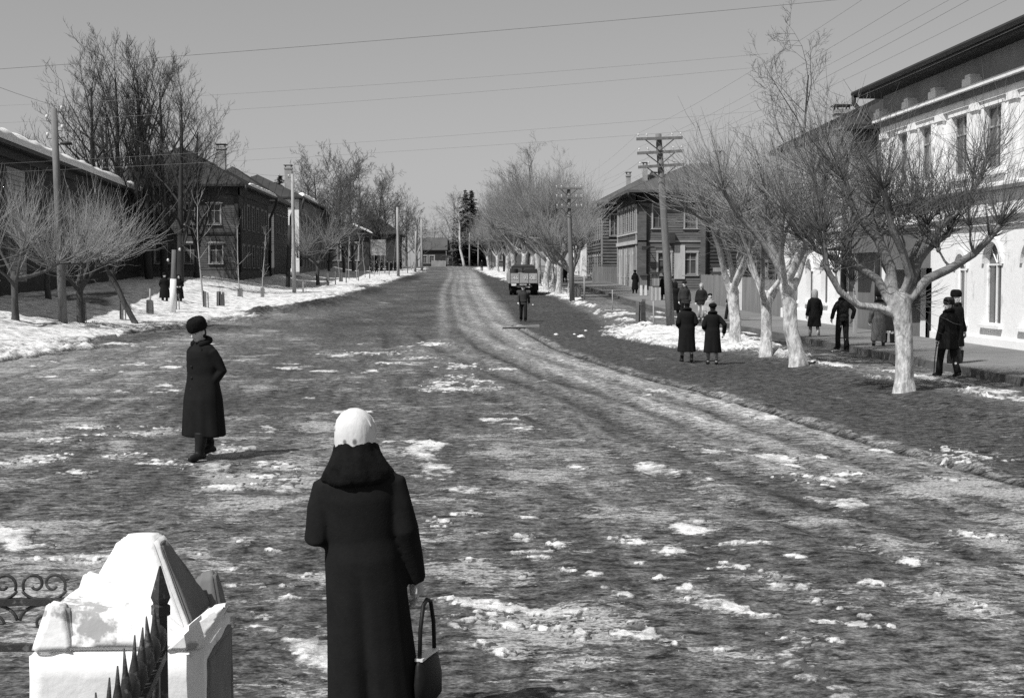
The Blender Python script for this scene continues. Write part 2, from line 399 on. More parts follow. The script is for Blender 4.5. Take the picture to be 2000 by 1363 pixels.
# thin frost and slush: chance that a spot carries it
frost = 0.322 - 0.10 * sstep(30, 60, GY) + 0.25 * (N1 - .5) * 2 * 0.6 + 0.18 * (streak - .5) * 2
frost = frost + 0.10 * dry_left - 0.17 * asph + 0.06 * (1 - sstep(12, 26, GY)) - 0.10 * pale_mid - .5 * np.exp(-((d + .01) / .09) ** 2) * (GY < 60)

# --- snow that lies thick: patches read off the ground of the photograph (centre, half width, half height, in scan pixels)
PATCH = [(950,1212,45,12),(1010,1218,50,13),(1080,1228,45,13),(1120,1238,35,14),(1050,1190,45,5),(1110,1197,50,6),(1180,1206,50,6),(1230,1214,25,5),
 (1190,1240,45,11),(1260,1245,50,12),(1320,1255,35,12),(1345,1265,20,6),(940,1254,22,7),(975,1266,25,7),(1005,1275,15,4),(1150,1290,50,9),
 (870,1170,35,5),(900,1175,40,5),(960,1183,40,5),(1200,1148,12,5),(1222,1162,14,6),(1350,1168,32,8),(1340,1148,20,5),(1023,1120,15,6),(932,1096,20,6),(1023,1050,15,5),
 (1085,1062,28,8),(1140,1075,26,5),(1070,1078,12,4),(1240,1052,25,6),(1313,1072,22,9),(1390,1035,20,8),(900,1006,28,5),(855,1018,25,6),(1015,1078,18,3),(1050,1087,20,4),
 (1507,1124,24,11),(1526,1145,20,6),(1570,1147,12,7),(1454,1128,12,6),(1590,1172,28,7),(1660,1186,36,8),(1687,1207,18,6),(1675,1220,28,6),(1495,1204,32,9),(1450,1192,20,6),(1420,1182,25,6),
 (1535,1236,25,7),(1580,1246,40,7),(1630,1258,28,7),(1440,1277,40,10),(1400,1268,25,8),(1779,1095,26,7),(1835,1160,22,5),(1870,1172,28,5),(1905,1184,30,5),(1940,1195,25,5),(1450,1060,28,5),(1420,1095,22,5),
 (1430,1107,30,4),(1655,1068,14,3),(1550,1085,18,4),(1857,878,32,7),(1890,893,50,6),(1600,890,30,4),(1615,935,48,10),(1650,925,30,6),(1880,905,35,4),(1920,1050,38,10),(1840,935,25,5),
 (328,904,38,7),(392,914,30,6),(360,908,30,5),(452,880,30,7),(280,848,38,5),(332,836,30,5),(160,834,40,5),(80,896,35,10),(232,888,30,5),(152,926,30,6),(500,930,60,4),(556,940,32,6),(568,916,38,5),(464,950,38,5),
 (190,850,30,4),(100,860,30,5),(440,955,22,4),(520,905,25,3),(90,1095,70,4),(160,1090,60,3),(465,1140,18,5),(550,1140,16,6),(560,1167,15,5),(515,1198,28,6),(490,1222,22,4),(600,1120,16,4),(430,1112,25,4),(390,1085,12,4),(530,1075,14,5),(470,1060,16,4),
 (900,715,28,5),(870,748,32,7),(940,746,24,5),(975,758,18,3),(850,672,25,4),(885,760,45,4),(980,722,22,2),(720,690,50,3),(770,710,30,3),(905,735,20,3),(820,700,30,2),
 (1360,1018,14,4),(1610,1215,20,5),(1740,1225,20,4),(1250,1095,14,4),(1100,1110,14,3),(1290,1130,16,4),(1160,1120,14,4),(1700,1140,18,4),(640,1230,0,0)]
snow = np.full(GX.shape, -1.0); halo = np.zeros(GX.shape)
rows = Y_
for (px, py, hw, hh) in PATCH:
    if hw == 0: continue
    c = gp(px, py); ax = max(hw * c.y / F, .06) * 1.2; ay = max(hh * c.y * c.y / (EYE * F), .07) * .95
    i0, i1 = np.searchsorted(rows, [c.y - 2.4 * ay, c.y + 2.4 * ay]); i0 = max(0, i0 - 1); i1 = min(len(rows), i1 + 1)
    if i1 <= i0: continue
    sx = GX[i0:i1] - c.x; sy = GY[i0:i1] - c.y
    dd = np.sqrt((sx / ax) ** 2 + (sy / ay) ** 2)
    halo[i0:i1] = np.maximum(halo[i0:i1], 1.0 - dd / 2.0)
    snow[i0:i1] = np.maximum(snow[i0:i1], 1.0 - dd + (.22 * (1 - dd) if (hw >= 30 and py > 1180) else 0))
blobs = snow.copy()
frost = frost + .24 * np.clip(halo, 0, 1)
ragged = (fbm(GX * 3.3 + .6 * GY, GY * 3.6, 61, 5) - .5)
ragged2 = (fbm(GX * 11, GY * 13, 63, 4) - .5)
ragged3 = (fbm(GX * 24 + 3 * GY, GY * 20, 67, 3) - .5)
snow = np.where(snow > -1.0, np.minimum(snow, .9) * .56 + ragged * 1.6 + ragged2 * 2.0 + ragged3 * .9 - .04, snow)
# loose scraps of snow between the large patches
field = fbm(GX * 1.15 + .2 * GY, GY * 0.75, 71, 5)
dens = (1 - sstep(15, 30, GY)) * 0.02 + 0.03 * dry_left - 0.045 + 0.02 * sstep(-2, -9, GX)
scrap = (field - 0.685 + dens) * 5.0
scrap = np.where(asph > .5, -1, scrap)
scrap = np.where((GY < 45) & (GX < right_edge(GY)), scrap + ragged * .9 + ragged2 * .8, -1)
snow = np.maximum(snow, scrap)
low = np.clip(snow, 0, 1)
h_low = np.minimum(low, .35) * 0.013 + 0.006 * np.clip(blobs, 0, .6) * sstep(0, .5, low) + np.minimum(low, .35) * (ragged2 * .07 + ragged3 * .07)
# banks
le = left_edge(GY) + (fbm(GX * .5, GY * .22, 81, 4) - .5) * 2.6
bankL = (le - GX) / 1.4 + (fbm(GX * 1.1, GY * .45, 83, 4) - .5) * 2.2 + (fbm(GX * 5, GY * 2.2, 84, 4) - .5) * 1.3
thin = (fbm(GX * .38, GY * .12, 85, 4) - .5) * 2.0                    # trodden bare places behind the trees
bankL = np.minimum(bankL, 1.6) - np.clip(thin, 0, 1) * 2.6 * sstep(-12.5, -15.5, GX) - 3.0 * sstep(-17.6, -19.0, GX) * (GY < 46)
bankL = np.where(GY > 235, -1, bankL)
re = right_edge(GY) + (fbm(GX * .9, GY * .35, 91, 4) - .5) * 1.1
core = np.interp(GY, [10, 25, 33, 38, 42, 47, 52, 57, 63, 75, 90, 110, 200, 300], [-1.2, -.75, -.55, -.2, .8, 1.2, .7, -.2, -.45, -.4, -.25, .6, 1.0, 1.0])
width = np.interp(GY, [10, 25, 33, 38, 43, 50, 57, 70, 95, 130, 200], [.3, .5, .7, 1.7, 3.0, 3.2, 2.6, 2.0, 1.6, 3.5, 4.0])
bankR = core + .55 - np.abs((GX - re - width * .5) / (width * .5)) ** 2 * 1.0 + (fbm(GX * 1.6, GY * .9, 93, 5) - .5) * 2.4 + (fbm(GX * 6, GY * 3.5, 94, 4) - .5) * 1.6
bankR = np.where((GY > 235) | (GY < 12), -1, bankR)
# trodden snow scraps on the dirt between trees and pavement
verge_s = (fbm(GX * .9, GY * .5, 95, 5) - .60) * 6 + .1 + ragged2 * 1.5
verge_s = np.where((GX > right_edge(GY) + .4) & (GX < 11.0) & (GY < 75), verge_s, -1)
bank = np.maximum(np.maximum(bankL, bankR), verge_s)
lump = fbm(GX * 1.6, GY * 1.1, 97, 5); lump2 = fbm(GX * 5, GY * 4, 99, 3)
hb = np.minimum(np.clip(bank, 0, 1.3), 1.0)
h_bank = np.where(bankL > 0, hb * (0.20 + .16 * (lump - .5)), hb * (0.15 + .16 * (lump - .5))) + hb * (lump2 - .5) * .07
h_bank = np.where(verge_s >= bank, hb * .02, h_bank)
# dark mud heaped along the left bank
for (px, py, w, l, hgt) in ((650, 592, 1.0, 7.0, .40), (520, 612, .7, 2.0, .5), (720, 572, .8, 9, .35), (800, 545, .8, 16, .35), (590, 602, .9, 4, .3), (500, 615, .5, 1.4, .3), (240, 668, 1.1, 2.0, .16), (330, 655, 1.2, 2.2, .14), (420, 642, 1.5, 2.5, .16)):
    c = gp(px, py); ridge = left_edge(GY) + (c.x - float(left_edge(c.y)))
    q = np.exp(-((GX - ridge) / w) ** 2 - ((GY - c.y) / l) ** 2) * (.35 + 1.3 * (fbm(GX * 1.7, GY * 1.0, 103, 5) - .2))
    Z = Z + hgt * q; tone = tone * (1 - np.clip(q * 1.3, 0, .55)); frost = frost - .25 * np.clip(q, 0, 1); bank = bank - 2.4 * q; h_bank = h_bank * (1 - np.clip(q * 1.6, 0, 1))
def grid_mesh(name, X, Y, ZZ, keep=None, attrs=(), m=None):
    R, Cn = X.shape
    idx = np.arange(R * Cn).reshape(R, Cn)
    q = np.stack([idx[:-1, :-1], idx[:-1, 1:], idx[1:, 1:], idx[1:, :-1]], -1).reshape(-1, 4)
    if keep is not None:
        kq = (keep[:-1, :-1] | keep[:-1, 1:] | keep[1:, 1:] | keep[1:, :-1]).reshape(-1); q = q[kq]
    used = np.zeros(R * Cn, bool); used[q.reshape(-1)] = True
    remap = np.cumsum(used) - 1
    co = np.stack([X, Y, ZZ], -1).reshape(-1, 3)[used]; q = remap[q]
    me = bpy.data.meshes.new(name)
    me.vertices.add(len(co)); me.vertices.foreach_set('co', co.astype(np.float32).ravel())
    me.loops.add(q.size); me.loops.foreach_set('vertex_index', q.astype(np.int32).ravel())
    me.polygons.add(len(q)); me.polygons.foreach_set('loop_start', np.arange(0, q.size, 4, dtype=np.int32)); me.polygons.foreach_set('loop_total', np.full(len(q), 4, np.int32))
    me.polygons.foreach_set('use_smooth', np.ones(len(q), bool))
    for an, av in attrs:
        a = me.attributes.new(an, 'FLOAT', 'POINT'); a.data.foreach_set('value', av.reshape(-1)[used].astype(np.float32))
    if m: me.materials.append(m)
    me.update(calc_edges=True); me.validate()
    return me

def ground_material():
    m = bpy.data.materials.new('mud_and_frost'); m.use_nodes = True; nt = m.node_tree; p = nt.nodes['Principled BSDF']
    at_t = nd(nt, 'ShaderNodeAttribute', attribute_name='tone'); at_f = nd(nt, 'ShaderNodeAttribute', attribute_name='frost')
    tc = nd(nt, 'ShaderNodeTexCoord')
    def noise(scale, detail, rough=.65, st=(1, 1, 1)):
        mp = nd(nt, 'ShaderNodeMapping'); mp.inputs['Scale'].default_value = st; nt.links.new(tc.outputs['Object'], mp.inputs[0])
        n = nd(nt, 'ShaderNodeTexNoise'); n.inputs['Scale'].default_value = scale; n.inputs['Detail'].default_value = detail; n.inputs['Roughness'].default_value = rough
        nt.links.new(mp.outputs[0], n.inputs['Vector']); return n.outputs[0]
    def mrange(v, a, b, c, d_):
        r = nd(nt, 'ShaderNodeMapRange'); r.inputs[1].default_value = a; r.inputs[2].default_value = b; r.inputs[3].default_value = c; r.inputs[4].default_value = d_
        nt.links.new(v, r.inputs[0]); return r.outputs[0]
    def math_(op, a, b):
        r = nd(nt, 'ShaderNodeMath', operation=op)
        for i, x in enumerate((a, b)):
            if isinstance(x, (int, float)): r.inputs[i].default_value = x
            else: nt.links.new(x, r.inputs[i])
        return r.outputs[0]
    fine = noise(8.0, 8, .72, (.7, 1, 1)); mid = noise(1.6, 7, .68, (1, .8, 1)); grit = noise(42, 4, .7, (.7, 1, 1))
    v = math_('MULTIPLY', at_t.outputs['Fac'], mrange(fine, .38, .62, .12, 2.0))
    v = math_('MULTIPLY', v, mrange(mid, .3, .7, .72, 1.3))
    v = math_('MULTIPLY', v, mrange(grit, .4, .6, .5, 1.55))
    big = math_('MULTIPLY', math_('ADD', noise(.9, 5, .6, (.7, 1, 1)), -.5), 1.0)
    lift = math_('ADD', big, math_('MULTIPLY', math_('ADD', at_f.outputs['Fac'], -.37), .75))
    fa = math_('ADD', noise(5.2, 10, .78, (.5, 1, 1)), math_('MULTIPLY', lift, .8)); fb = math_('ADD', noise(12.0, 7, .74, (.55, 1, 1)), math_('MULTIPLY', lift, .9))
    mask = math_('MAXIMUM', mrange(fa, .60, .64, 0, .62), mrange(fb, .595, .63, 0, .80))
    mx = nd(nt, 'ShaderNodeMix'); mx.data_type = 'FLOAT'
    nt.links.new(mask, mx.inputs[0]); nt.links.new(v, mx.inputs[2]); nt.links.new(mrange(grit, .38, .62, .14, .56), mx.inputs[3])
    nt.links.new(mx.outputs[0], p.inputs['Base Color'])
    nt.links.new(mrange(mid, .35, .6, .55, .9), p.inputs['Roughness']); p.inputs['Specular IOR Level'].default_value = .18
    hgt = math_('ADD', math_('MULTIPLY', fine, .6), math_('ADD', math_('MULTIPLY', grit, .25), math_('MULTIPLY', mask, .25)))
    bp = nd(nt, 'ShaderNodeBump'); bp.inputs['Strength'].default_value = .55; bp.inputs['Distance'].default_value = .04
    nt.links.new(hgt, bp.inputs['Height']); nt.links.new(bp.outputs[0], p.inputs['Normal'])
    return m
def snow_material(name='old_snow', dirt=1.0, cover=False):
    m = bpy.data.materials.new(name); m.use_nodes = True; nt = m.node_tree; p = nt.nodes['Principled BSDF']
    tc = nd(nt, 'ShaderNodeTexCoord')
    n = nd(nt, 'ShaderNodeTexNoise'); n.inputs['Scale'].default_value = 2.2; n.inputs['Detail'].default_value = 9; n.inputs['Roughness'].default_value = .7
    n2 = nd(nt, 'ShaderNodeTexNoise'); n2.inputs['Scale'].default_value = 13; n2.inputs['Detail'].default_value = 6; n2.inputs['Roughness'].default_value = .7
    for q in (n, n2): nt.links.new(tc.outputs['Object'], q.inputs['Vector'])
    mr = nd(nt, 'ShaderNodeMapRange'); mr.inputs[1].default_value = .34; mr.inputs[2].default_value = .54; mr.inputs[3].default_value = .80 - .42 * dirt; mr.inputs[4].default_value = .80
    nt.links.new(n.outputs[0], mr.inputs[0])
    m2 = nd(nt, 'ShaderNodeMapRange'); m2.inputs[1].default_value = .3; m2.inputs[2].default_value = .6; m2.inputs[3].default_value = 1 - .3 * dirt; m2.inputs[4].default_value = 1.04
    nt.links.new(n2.outputs[0], m2.inputs[0])
    mu = nd(nt, 'ShaderNodeMath', operation='MULTIPLY'); nt.links.new(mr.outputs[0], mu.inputs[0]); nt.links.new(m2.outputs[0], mu.inputs[1])
    res = mu.outputs[0]
    if cover:
        at_c = nd(nt, 'ShaderNodeAttribute', attribute_name='cover'); n4 = nd(nt, 'ShaderNodeTexNoise'); n4.inputs['Scale'].default_value = 16; n4.inputs['Detail'].default_value = 7; n4.inputs['Roughness'].default_value = .75
        mp = nd(nt, 'ShaderNodeMapping'); mp.inputs['Scale'].default_value = (.6, 1, 1); nt.links.new(tc.outputs['Object'], mp.inputs[0]); nt.links.new(mp.outputs[0], n4.inputs['Vector'])
        sm = nd(nt, 'ShaderNodeMath', operation='ADD'); nt.links.new(n4.outputs[0], sm.inputs[0]); nt.links.new(at_c.outputs['Fac'], sm.inputs[1])
        r4 = nd(nt, 'ShaderNodeMapRange'); r4.inputs[1].default_value = .58; r4.inputs[2].default_value = .80; nt.links.new(sm.outputs[0], r4.inputs[0])
        mx = nd(nt, 'ShaderNodeMix'); mx.data_type = 'FLOAT'; nt.links.new(r4.outputs[0], mx.inputs[0]); mx.inputs[2].default_value = .085; nt.links.new(res, mx.inputs[3]); res = mx.outputs[0]
    nt.links.new(res, p.inputs['Base Color']); p.inputs['Roughness'].default_value = .8; p.inputs['Specular IOR Level'].default_value = .15
    bp = nd(nt, 'ShaderNodeBump'); bp.inputs['Strength'].default_value = .7; bp.inputs['Distance'].default_value = .05
    nt.links.new(n2.outputs[0], bp.inputs['Height']); nt.links.new(bp.outputs[0], p.inputs['Normal'])
    MATS[name] = m
    return m
snow_m = snow_material(dirt=1.3, cover=True); snow_material('clean_snow', .25)
# how much of the surface the snow really hides: edges break up into specks
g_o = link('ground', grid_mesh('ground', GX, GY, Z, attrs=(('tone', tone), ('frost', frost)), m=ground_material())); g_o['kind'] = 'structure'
ZS = Z + np.where(bank > snow, h_bank, h_low)
field_s = np.maximum(bank, snow)
ZS = np.where(field_s > 0, ZS + .004, Z - .03 + np.clip(field_s, -1, 0) * .05)
s_o = link('old_snow', grid_mesh('old_snow', GX, GY, ZS, keep=(field_s > 0), attrs=(('cover', np.clip(np.where(bank > snow, bank * .55, low * .62), 0, 1)),), m=snow_m)); s_o['kind'] = 'stuff'
tag(s_o, 'old snow lying in banks and scattered trodden patches on the street')

def zz(x, y): return float(gz(x, y))
# raised boardwalk pavement on the right with a dark kerb face, following the slope
def pavement():
    mb = MB(); ys = list(np.arange(6, 66, 1.5)) + list(np.arange(66, 240, 4.0))
    KX, WX = 11.2, 14.62
    rr = random.Random(5)
    for a, b in zip(ys[:-1], ys[1:]):
        za, zb = zz(9.5, a) + .16, zz(9.5, b) + .16
        mb.hexa([(KX, a, za - .5), (WX, a, za - .5), (WX, b, zb - .5), (KX, b, zb - .5), (KX, a, za), (WX, a, za + .05), (WX, b, zb + .05), (KX, b, zb)])
    o = mb.build('pavement', 'boardwalk'); o['kind'] = 'structure'
    k = MB()
    for a, b in zip(ys[:-1], ys[1:]):
        za, zb = zz(9.5, a) + .165, zz(9.5, b) + .165
        k.hexa([(KX - .16, a, za - .5), (KX - .003, a, za - .5), (KX - .003, b - .006, zb - .5), (KX - .16, b - .006, zb - .5), (KX - .16, a, za), (KX - .003, a, za), (KX - .003, b - .006, zb), (KX - .16, b - .006, zb)])
    o2 = k.build('kerb', 'wood_mid'); o2['kind'] = 'structure'
pavement()
# ------------------------------------------------------------------ houses
class House:
    """local frame: x 0..W, y 0..D, z 0 at the foot; faces S (-y), N, W (-x), E"""
    def __init__(s, name, label, cat, loc, rz, W, D, zE, group=None):
        s.root = empty(name, loc, rz, label, cat, group); s.W, s.D, s.zE = W, D, zE; s.open = {k: [] for k in 'SNWE'}
    def frame(s, f):
        W, D = s.W, s.D
        return {'S': ((0, 0), (1, 0), (0, -1), W), 'N': ((W, D), (-1, 0), (0, 1), W), 'W': ((0, D), (0, -1), (-1, 0), D), 'E': ((W, 0), (0, 1), (1, 0), D)}[f]
    def pt(s, f, u, z, d=0.0):
        o, uu, n, L = s.frame(f)
        return (o[0] + uu[0] * u + n[0] * d, o[1] + uu[1] * u + n[1] * d, z)
    def bar(s, mb, f, u0, u1, z0, z1, d0, d1):
        P = lambda u, z, d: s.pt(f, u, z, d)
        mb.hexa([P(u0, z0, d1), P(u1, z0, d1), P(u1, z0, d0), P(u0, z0, d0), P(u0, z1, d1), P(u1, z1, d1), P(u1, z1, d0), P(u0, z1, d0)])
    def opening(s, f, u, z0, z1, w, arch=0.0): s.open[f].append((u - w / 2, u + w / 2, z0, z1, arch))
    def walls(s, m, faces='SNWE', depth=.13, zbase=-1.2, part='wall', mats=None):
        for f in faces:
            mb = MB(); L = s.frame(f)[3]
            us = sorted({0.0, L} | {round(v, 4) for o in s.open[f] for v in o[:2]})
            zs = sorted({zbase, s.zE} | {round(v, 4) for o in s.open[f] for v in o[2:4]})
            for ua, ub in zip(us[:-1], us[1:]):
                for za, zb in zip(zs[:-1], zs[1:]):
                    um, zm = (ua + ub) / 2, (za + zb) / 2
                    if any(o[0] < um < o[1] and o[2] < zm < o[3] for o in s.open[f]): continue
                    mb.quad(s.pt(f, ua, za), s.pt(f, ub, za), s.pt(f, ub, zb), s.pt(f, ua, zb))
            for (a, b, z0, z1, arch) in s.open[f]:
                dd = -depth
                mb.quad(s.pt(f, a, z0), s.pt(f, a, z0, dd), s.pt(f, a, z1, dd), s.pt(f, a, z1))
                mb.quad(s.pt(f, b, z0, dd), s.pt(f, b, z0), s.pt(f, b, z1), s.pt(f, b, z1, dd))
                mb.quad(s.pt(f, a, z0), s.pt(f, b, z0), s.pt(f, b, z0, dd), s.pt(f, a, z0, dd))
                if arch <= 0: mb.quad(s.pt(f, a, z1, dd), s.pt(f, b, z1, dd), s.pt(f, b, z1), s.pt(f, a, z1))
                else:
                    r = (b - a) / 2; c = (a + b) / 2; zc = z1 - r * arch; n = 12
                    ar = [(c + r * math.cos(math.pi * k / n), zc + r * arch * math.sin(math.pi * k / n)) for k in range(n + 1)]
                    for k in range(n):
                        (u1, w1), (u2, w2) = ar[k], ar[k + 1]
                        mb.quad(s.pt(f, u1, w1), s.pt(f, u1, z1), s.pt(f, u2, z1), s.pt(f, u2, w2))
                        mb.quad(s.pt(f, u1, w1, dd), s.pt(f, u1, w1), s.pt(f, u2, w2), s.pt(f, u2, w2, dd))
            mb.build(part, (mats or {}).get(f, m), s.root)
    def window(s, f, u, z0, z1, w, casing='casing_paint', cols=2, transom=True, cas_w=.13, arch=0.0, head=0.0, depth=.10, sill=True, frame_m=None):
        s.opening(f, u, z0, z1, w, arch)
        a, b = u - w / 2, u + w / 2
        fr = MB(); t = .05
        top = z1 - (w / 2 * arch if arch else 0)
        for k in range(cols + 1):
            q = a + t / 2 + (w - t) * k / cols
            s.bar(fr, f, q - t / 2, q + t / 2, z0, top if arch else z1, -depth, -depth + .04)
        s.bar(fr, f, a + t, b - t, z0, z0 + t, -depth + .002, -depth + .042)
        s.bar(fr, f, a + t, b - t, top - t, top, -depth + .002, -depth + .042)
        if transom and not arch: s.bar(fr, f, a + t, b - t, z0 + (z1 - z0) * .66, z0 + (z1 - z0) * .66 + t, -depth + .004, -depth + .044)
        if arch:
            r = w / 2
            for k in range(1, 4):
                an = math.pi * k / 4; c = (u, top)
                p0 = s.pt(f, u + .03 * math.cos(an), top + .03 * math.sin(an), -depth + .02); p1 = s.pt(f, u + r * math.cos(an) * .98, top + r * arch * math.sin(an) * .98, -depth + .02)
                fr.tube([p0, p1], .018, 4)
        wn_ = fr.build('window', frame_m or 'casing_paint', s.root)
        pn = MB(); pn.quad(s.pt(f, a, z0, -depth), s.pt(f, b, z0, -depth), s.pt(f, b, z1, -depth), s.pt(f, a, z1, -depth)); pn.build('pane', 'window_glass', wn_)
        if casing:
            cb = MB(); c = cas_w
            if not arch:
                s.bar(cb, f, a - c, a, z0 - c * .6, z1, .002, .055); s.bar(cb, f, b, b + c, z0 - c * .6, z1, .002, .055)
                s.bar(cb, f, a - c - .03, b + c + .03, z1, z1 + c * 1.1, .002, .07)
                if head: s.bar(cb, f, a - c - .12, b + c + .12, z1 + c * 1.1, z1 + c * 1.1 + head, .002, .16); s.bar(cb, f, a - c * .4, b + c * .4, z1 + c * 1.1 + head, z1 + c * 1.1 + head + .1, .002, .08)
                if sill: s.bar(cb, f, a - c - .05, b + c + .05, z0 - c * .6 - .07, z0 - c * .6, .002, .12)
            else:
                r = w / 2; n = 14
                for k in range(n):
                    a1, a2 = math.pi * k / n, math.pi * (k + 1) / n
                    P = lambda an, rr_, d: s.pt(f, u + rr_ * math.cos(an), top + rr_ * (arch if rr_ == r else 1) * math.sin(an), d)
                    cb.hexa([P(a1, r, .003), P(a1, r + c, .003), P(a1, r + c, .07), P(a1, r, .07), P(a2, r, .003), P(a2, r + c, .003), P(a2, r + c, .07), P(a2, r, .07)])
                if sill: sl = MB(); s.bar(sl, f, a - c, b + c, z0 - .09, z0, .002, .12); sl.build('sill', casing, wn_)
            cb.build('casing', casing, wn_)
        return wn_
    def courses(s, m, f, z0, z1, pitch=.25, proud=.05, round_=True, margin=.17, u0=0.0, u1=None, part='log_course'):
        mb = MB(); L = s.frame(f)[3]; u1 = L if u1 is None else u1; z = z0; rr = random.Random(ord(f) * 131 + int(z0 * 10) + int(pitch * 100))
        while z + pitch * .9 < z1:
            iv = [(u0, u1)]
            for o in s.open[f]:
                if o[2] - margin - .1 < z + pitch and o[3] + margin + .05 > z:
                    nv = []
                    for (p, q) in iv:
                        if o[0] - margin > p: nv.append((p, min(q, o[0] - margin)))
                        if o[1] + margin < q: nv.append((max(p, o[1] + margin), q))
                    iv = nv
            for (p, q) in iv:
                if q - p < .05: continue
                pr = proud * rr.uniform(.75, 1.25); h = pitch * .94
                prof = [(0, .0), (.2, .8), (.5, 1), (.8, .8), (1, .0)] if round_ else [(0, 1.0), (1, .35)]
                for (w0, d0), (w1, d1) in zip(prof[:-1], prof[1:]):
                    mb.quad(s.pt(f, p, z + h * w0, .004 + pr * d0), s.pt(f, q, z + h * w0, .004 + pr * d0), s.pt(f, q, z + h * w1, .004 + pr * d1), s.pt(f, p, z + h * w1, .004 + pr * d1))
                if not round_: mb.quad(s.pt(f, p, z, .003), s.pt(f, q, z, .003), s.pt(f, q, z, .004 + pr), s.pt(f, p, z, .004 + pr))
            z += pitch
        mb.build(part, m, s.root, kind='stuff')
    def band(s, name, m, f, z0, z1, d, u0=None, u1=None):
        mb = MB(); L = s.frame(f)[3]; s.bar(mb, f, -d if u0 is None else u0, L + d if u1 is None else u1, z0, z1, .002, d); return mb.build(name, m, s.root)
    def roof(s, m, zR, ov=.6, th=.16, inset=None, ridge=None, soffit=None, seams=True, drop=0.0):
        W, D, z = s.W, s.D, s.zE; x0, x1, y0, y1 = -ov, W + ov, -ov, D + ov
        along_y = (D >= W) if ridge is None else ridge == 'y'
        mb = MB(); zt = z + th
        e = [(x0, y0, zt), (x1, y0, zt), (x1, y1, zt), (x0, y1, zt)]
        ins = (min(W, D) / 2) if inset is None else inset
        if along_y: r0, r1 = (W / 2, y0 + ins, zR), (W / 2, y1 - ins, zR); fs = [[e[0], e[1], r0], [e[1], e[2], r1, r0], [e[2], e[3], r1], [e[3], e[0], r0, r1]]
        else: r0, r1 = (x0 + ins, D / 2, zR), (x1 - ins, D / 2, zR); fs = [[e[0], e[1], r1, r0], [e[1], e[2], r1], [e[2], e[3], r0, r1], [e[3], e[0], r0]]
        for f_ in fs: mb.poly(f_)
        for a, b in zip(e, e[1:] + e[:1]): mb.quad((a[0], a[1], z), (b[0], b[1], z), b, a)
        mb.poly([(x0, y0, z), (x0, y1, z), (x1, y1, z), (x1, y0, z)])
        if seams:
            for f_ in fs:
                a, b = Vector(f_[0]), Vector(f_[1]); nn = (b - a).cross(Vector(f_[2]) - a).normalized(); L = (b - a).length; k = max(2, int(L / .75))
                du = (b - a).normalized(); up = nn.cross(du)
                for i in range(1, k):
                    p = a + du * (L * i / k)
                    # distance up the slope until another edge of the face
                    poly = [Vector(q) for q in f_]; best = None
                    for q0, q1 in zip(poly[1:], poly[2:] + poly[:1]):
                        ua, wa = (q0 - p).dot(du), (q0 - p).dot(up); ub, wb = (q1 - p).dot(du), (q1 - p).dot(up)
                        if ua * ub <= 0 and abs(ua - ub) > 1e-6:
                            w = wa + (wb - wa) * (ua / (ua - ub)); best = w if best is None else max(best, w)
                    if best and best > .3:
                        q = p + up * best; h = nn * .035; t = du * .02
                        mb.hexa([p - t, p + t, p + t + h, p - t + h, q - t, q + t, q + t + h, q - t + h])
        o = mb.build('roof', m, s.root)
        s.rf = o; s.ov = ov
        if soffit:
            sb = MB(); g = .004
            sb.box(x0 + .1, x1 - .1, y0 + .1, y1 - .1, z - .05, z - g); sb.build('soffit', soffit, o)
        return o
    def chimney(s, x, y, z0, z1, w=.6, m='brick_chimney', cap=True):
        mb = MB(); mb.box(x - w / 2, x + w / 2, y - w / 2, y + w / 2, z0, z1); mb.box(x - w / 2 - .06, x + w / 2 + .06, y - w / 2 - .06, y + w / 2 + .06, z1 - .22, z1 - .08)
        c = mb.build('chimney', m, s.rf)
        if cap:
            cb = MB(); cb.box(x - w / 2 - .1, x + w / 2 + .1, y - w / 2 - .1, y + w / 2 + .1, z1 + .18, z1 + .24)
            for i in (-1, 1):
                for j in (-1, 1): cb.box(x + i * w * .4 - .03, x + i * w * .4 + .03, y + j * w * .4 - .03, y + j * w * .4 + .03, z1, z1 + .19)
            cb.build('chimney_cap', 'truck_dark', c)
    def pipe(s, pts, r=.07, m='truck_dark'):
        mb = MB(); mb.tube(pts, r, 8); return mb.build('downpipe', m, s.root, smooth=True)
    def corner_boards(s, m, faces, z0, z1, w=.28, d=.07):
        for f in faces:
            L = s.frame(f)[3]
            for u in ((0, w), (L - w, L)):
                mb = MB(); s.bar(mb, f, u[0], u[1], z0, z1, .003, d); mb.build('corner_board', m, s.root)
def snow_strip(name, pts, width, thick, parent, seed=1, m='clean_snow', ragged=.35, nseg=60):
    """snow left along a roof edge: pts = (edge0, edge1), up-slope vector"""
    a, b, up, nrm = [Vector(p) for p in pts]; rr = np.linspace(0, 1, nseg + 1); mb = MB(); K = 7
    for i, t in enumerate(rr):
        p = a.lerp(b, t); w = width * (1 - ragged + 2 * ragged * float(fbm(t * 9 + seed * 3.3, 0.5, seed, 4))) * min(1, t * 9 + .25, (1 - t) * 7 + .15)
        hh = thick * min(1, (1 - t) * 6 + .3, t * 8 + .3)
        for k in range(K):
            q = k / (K - 1)
            z = math.sqrt(max(0, 1 - (2 * q - 1) ** 2)) * hh * (0.75 + .5 * float(vnoise(t * 40, k * .7 + seed, seed)))
            mb.v.append(tuple(p + up * (q * w) + nrm * (z + .006) - up * .04))
    for i in range(nseg):
        for k in range(K - 1): mb.f.append((i * K + k, (i + 1) * K + k, (i + 1) * K + k + 1, i * K + k + 1))
    return mb.build(name, m, parent, smooth=True)

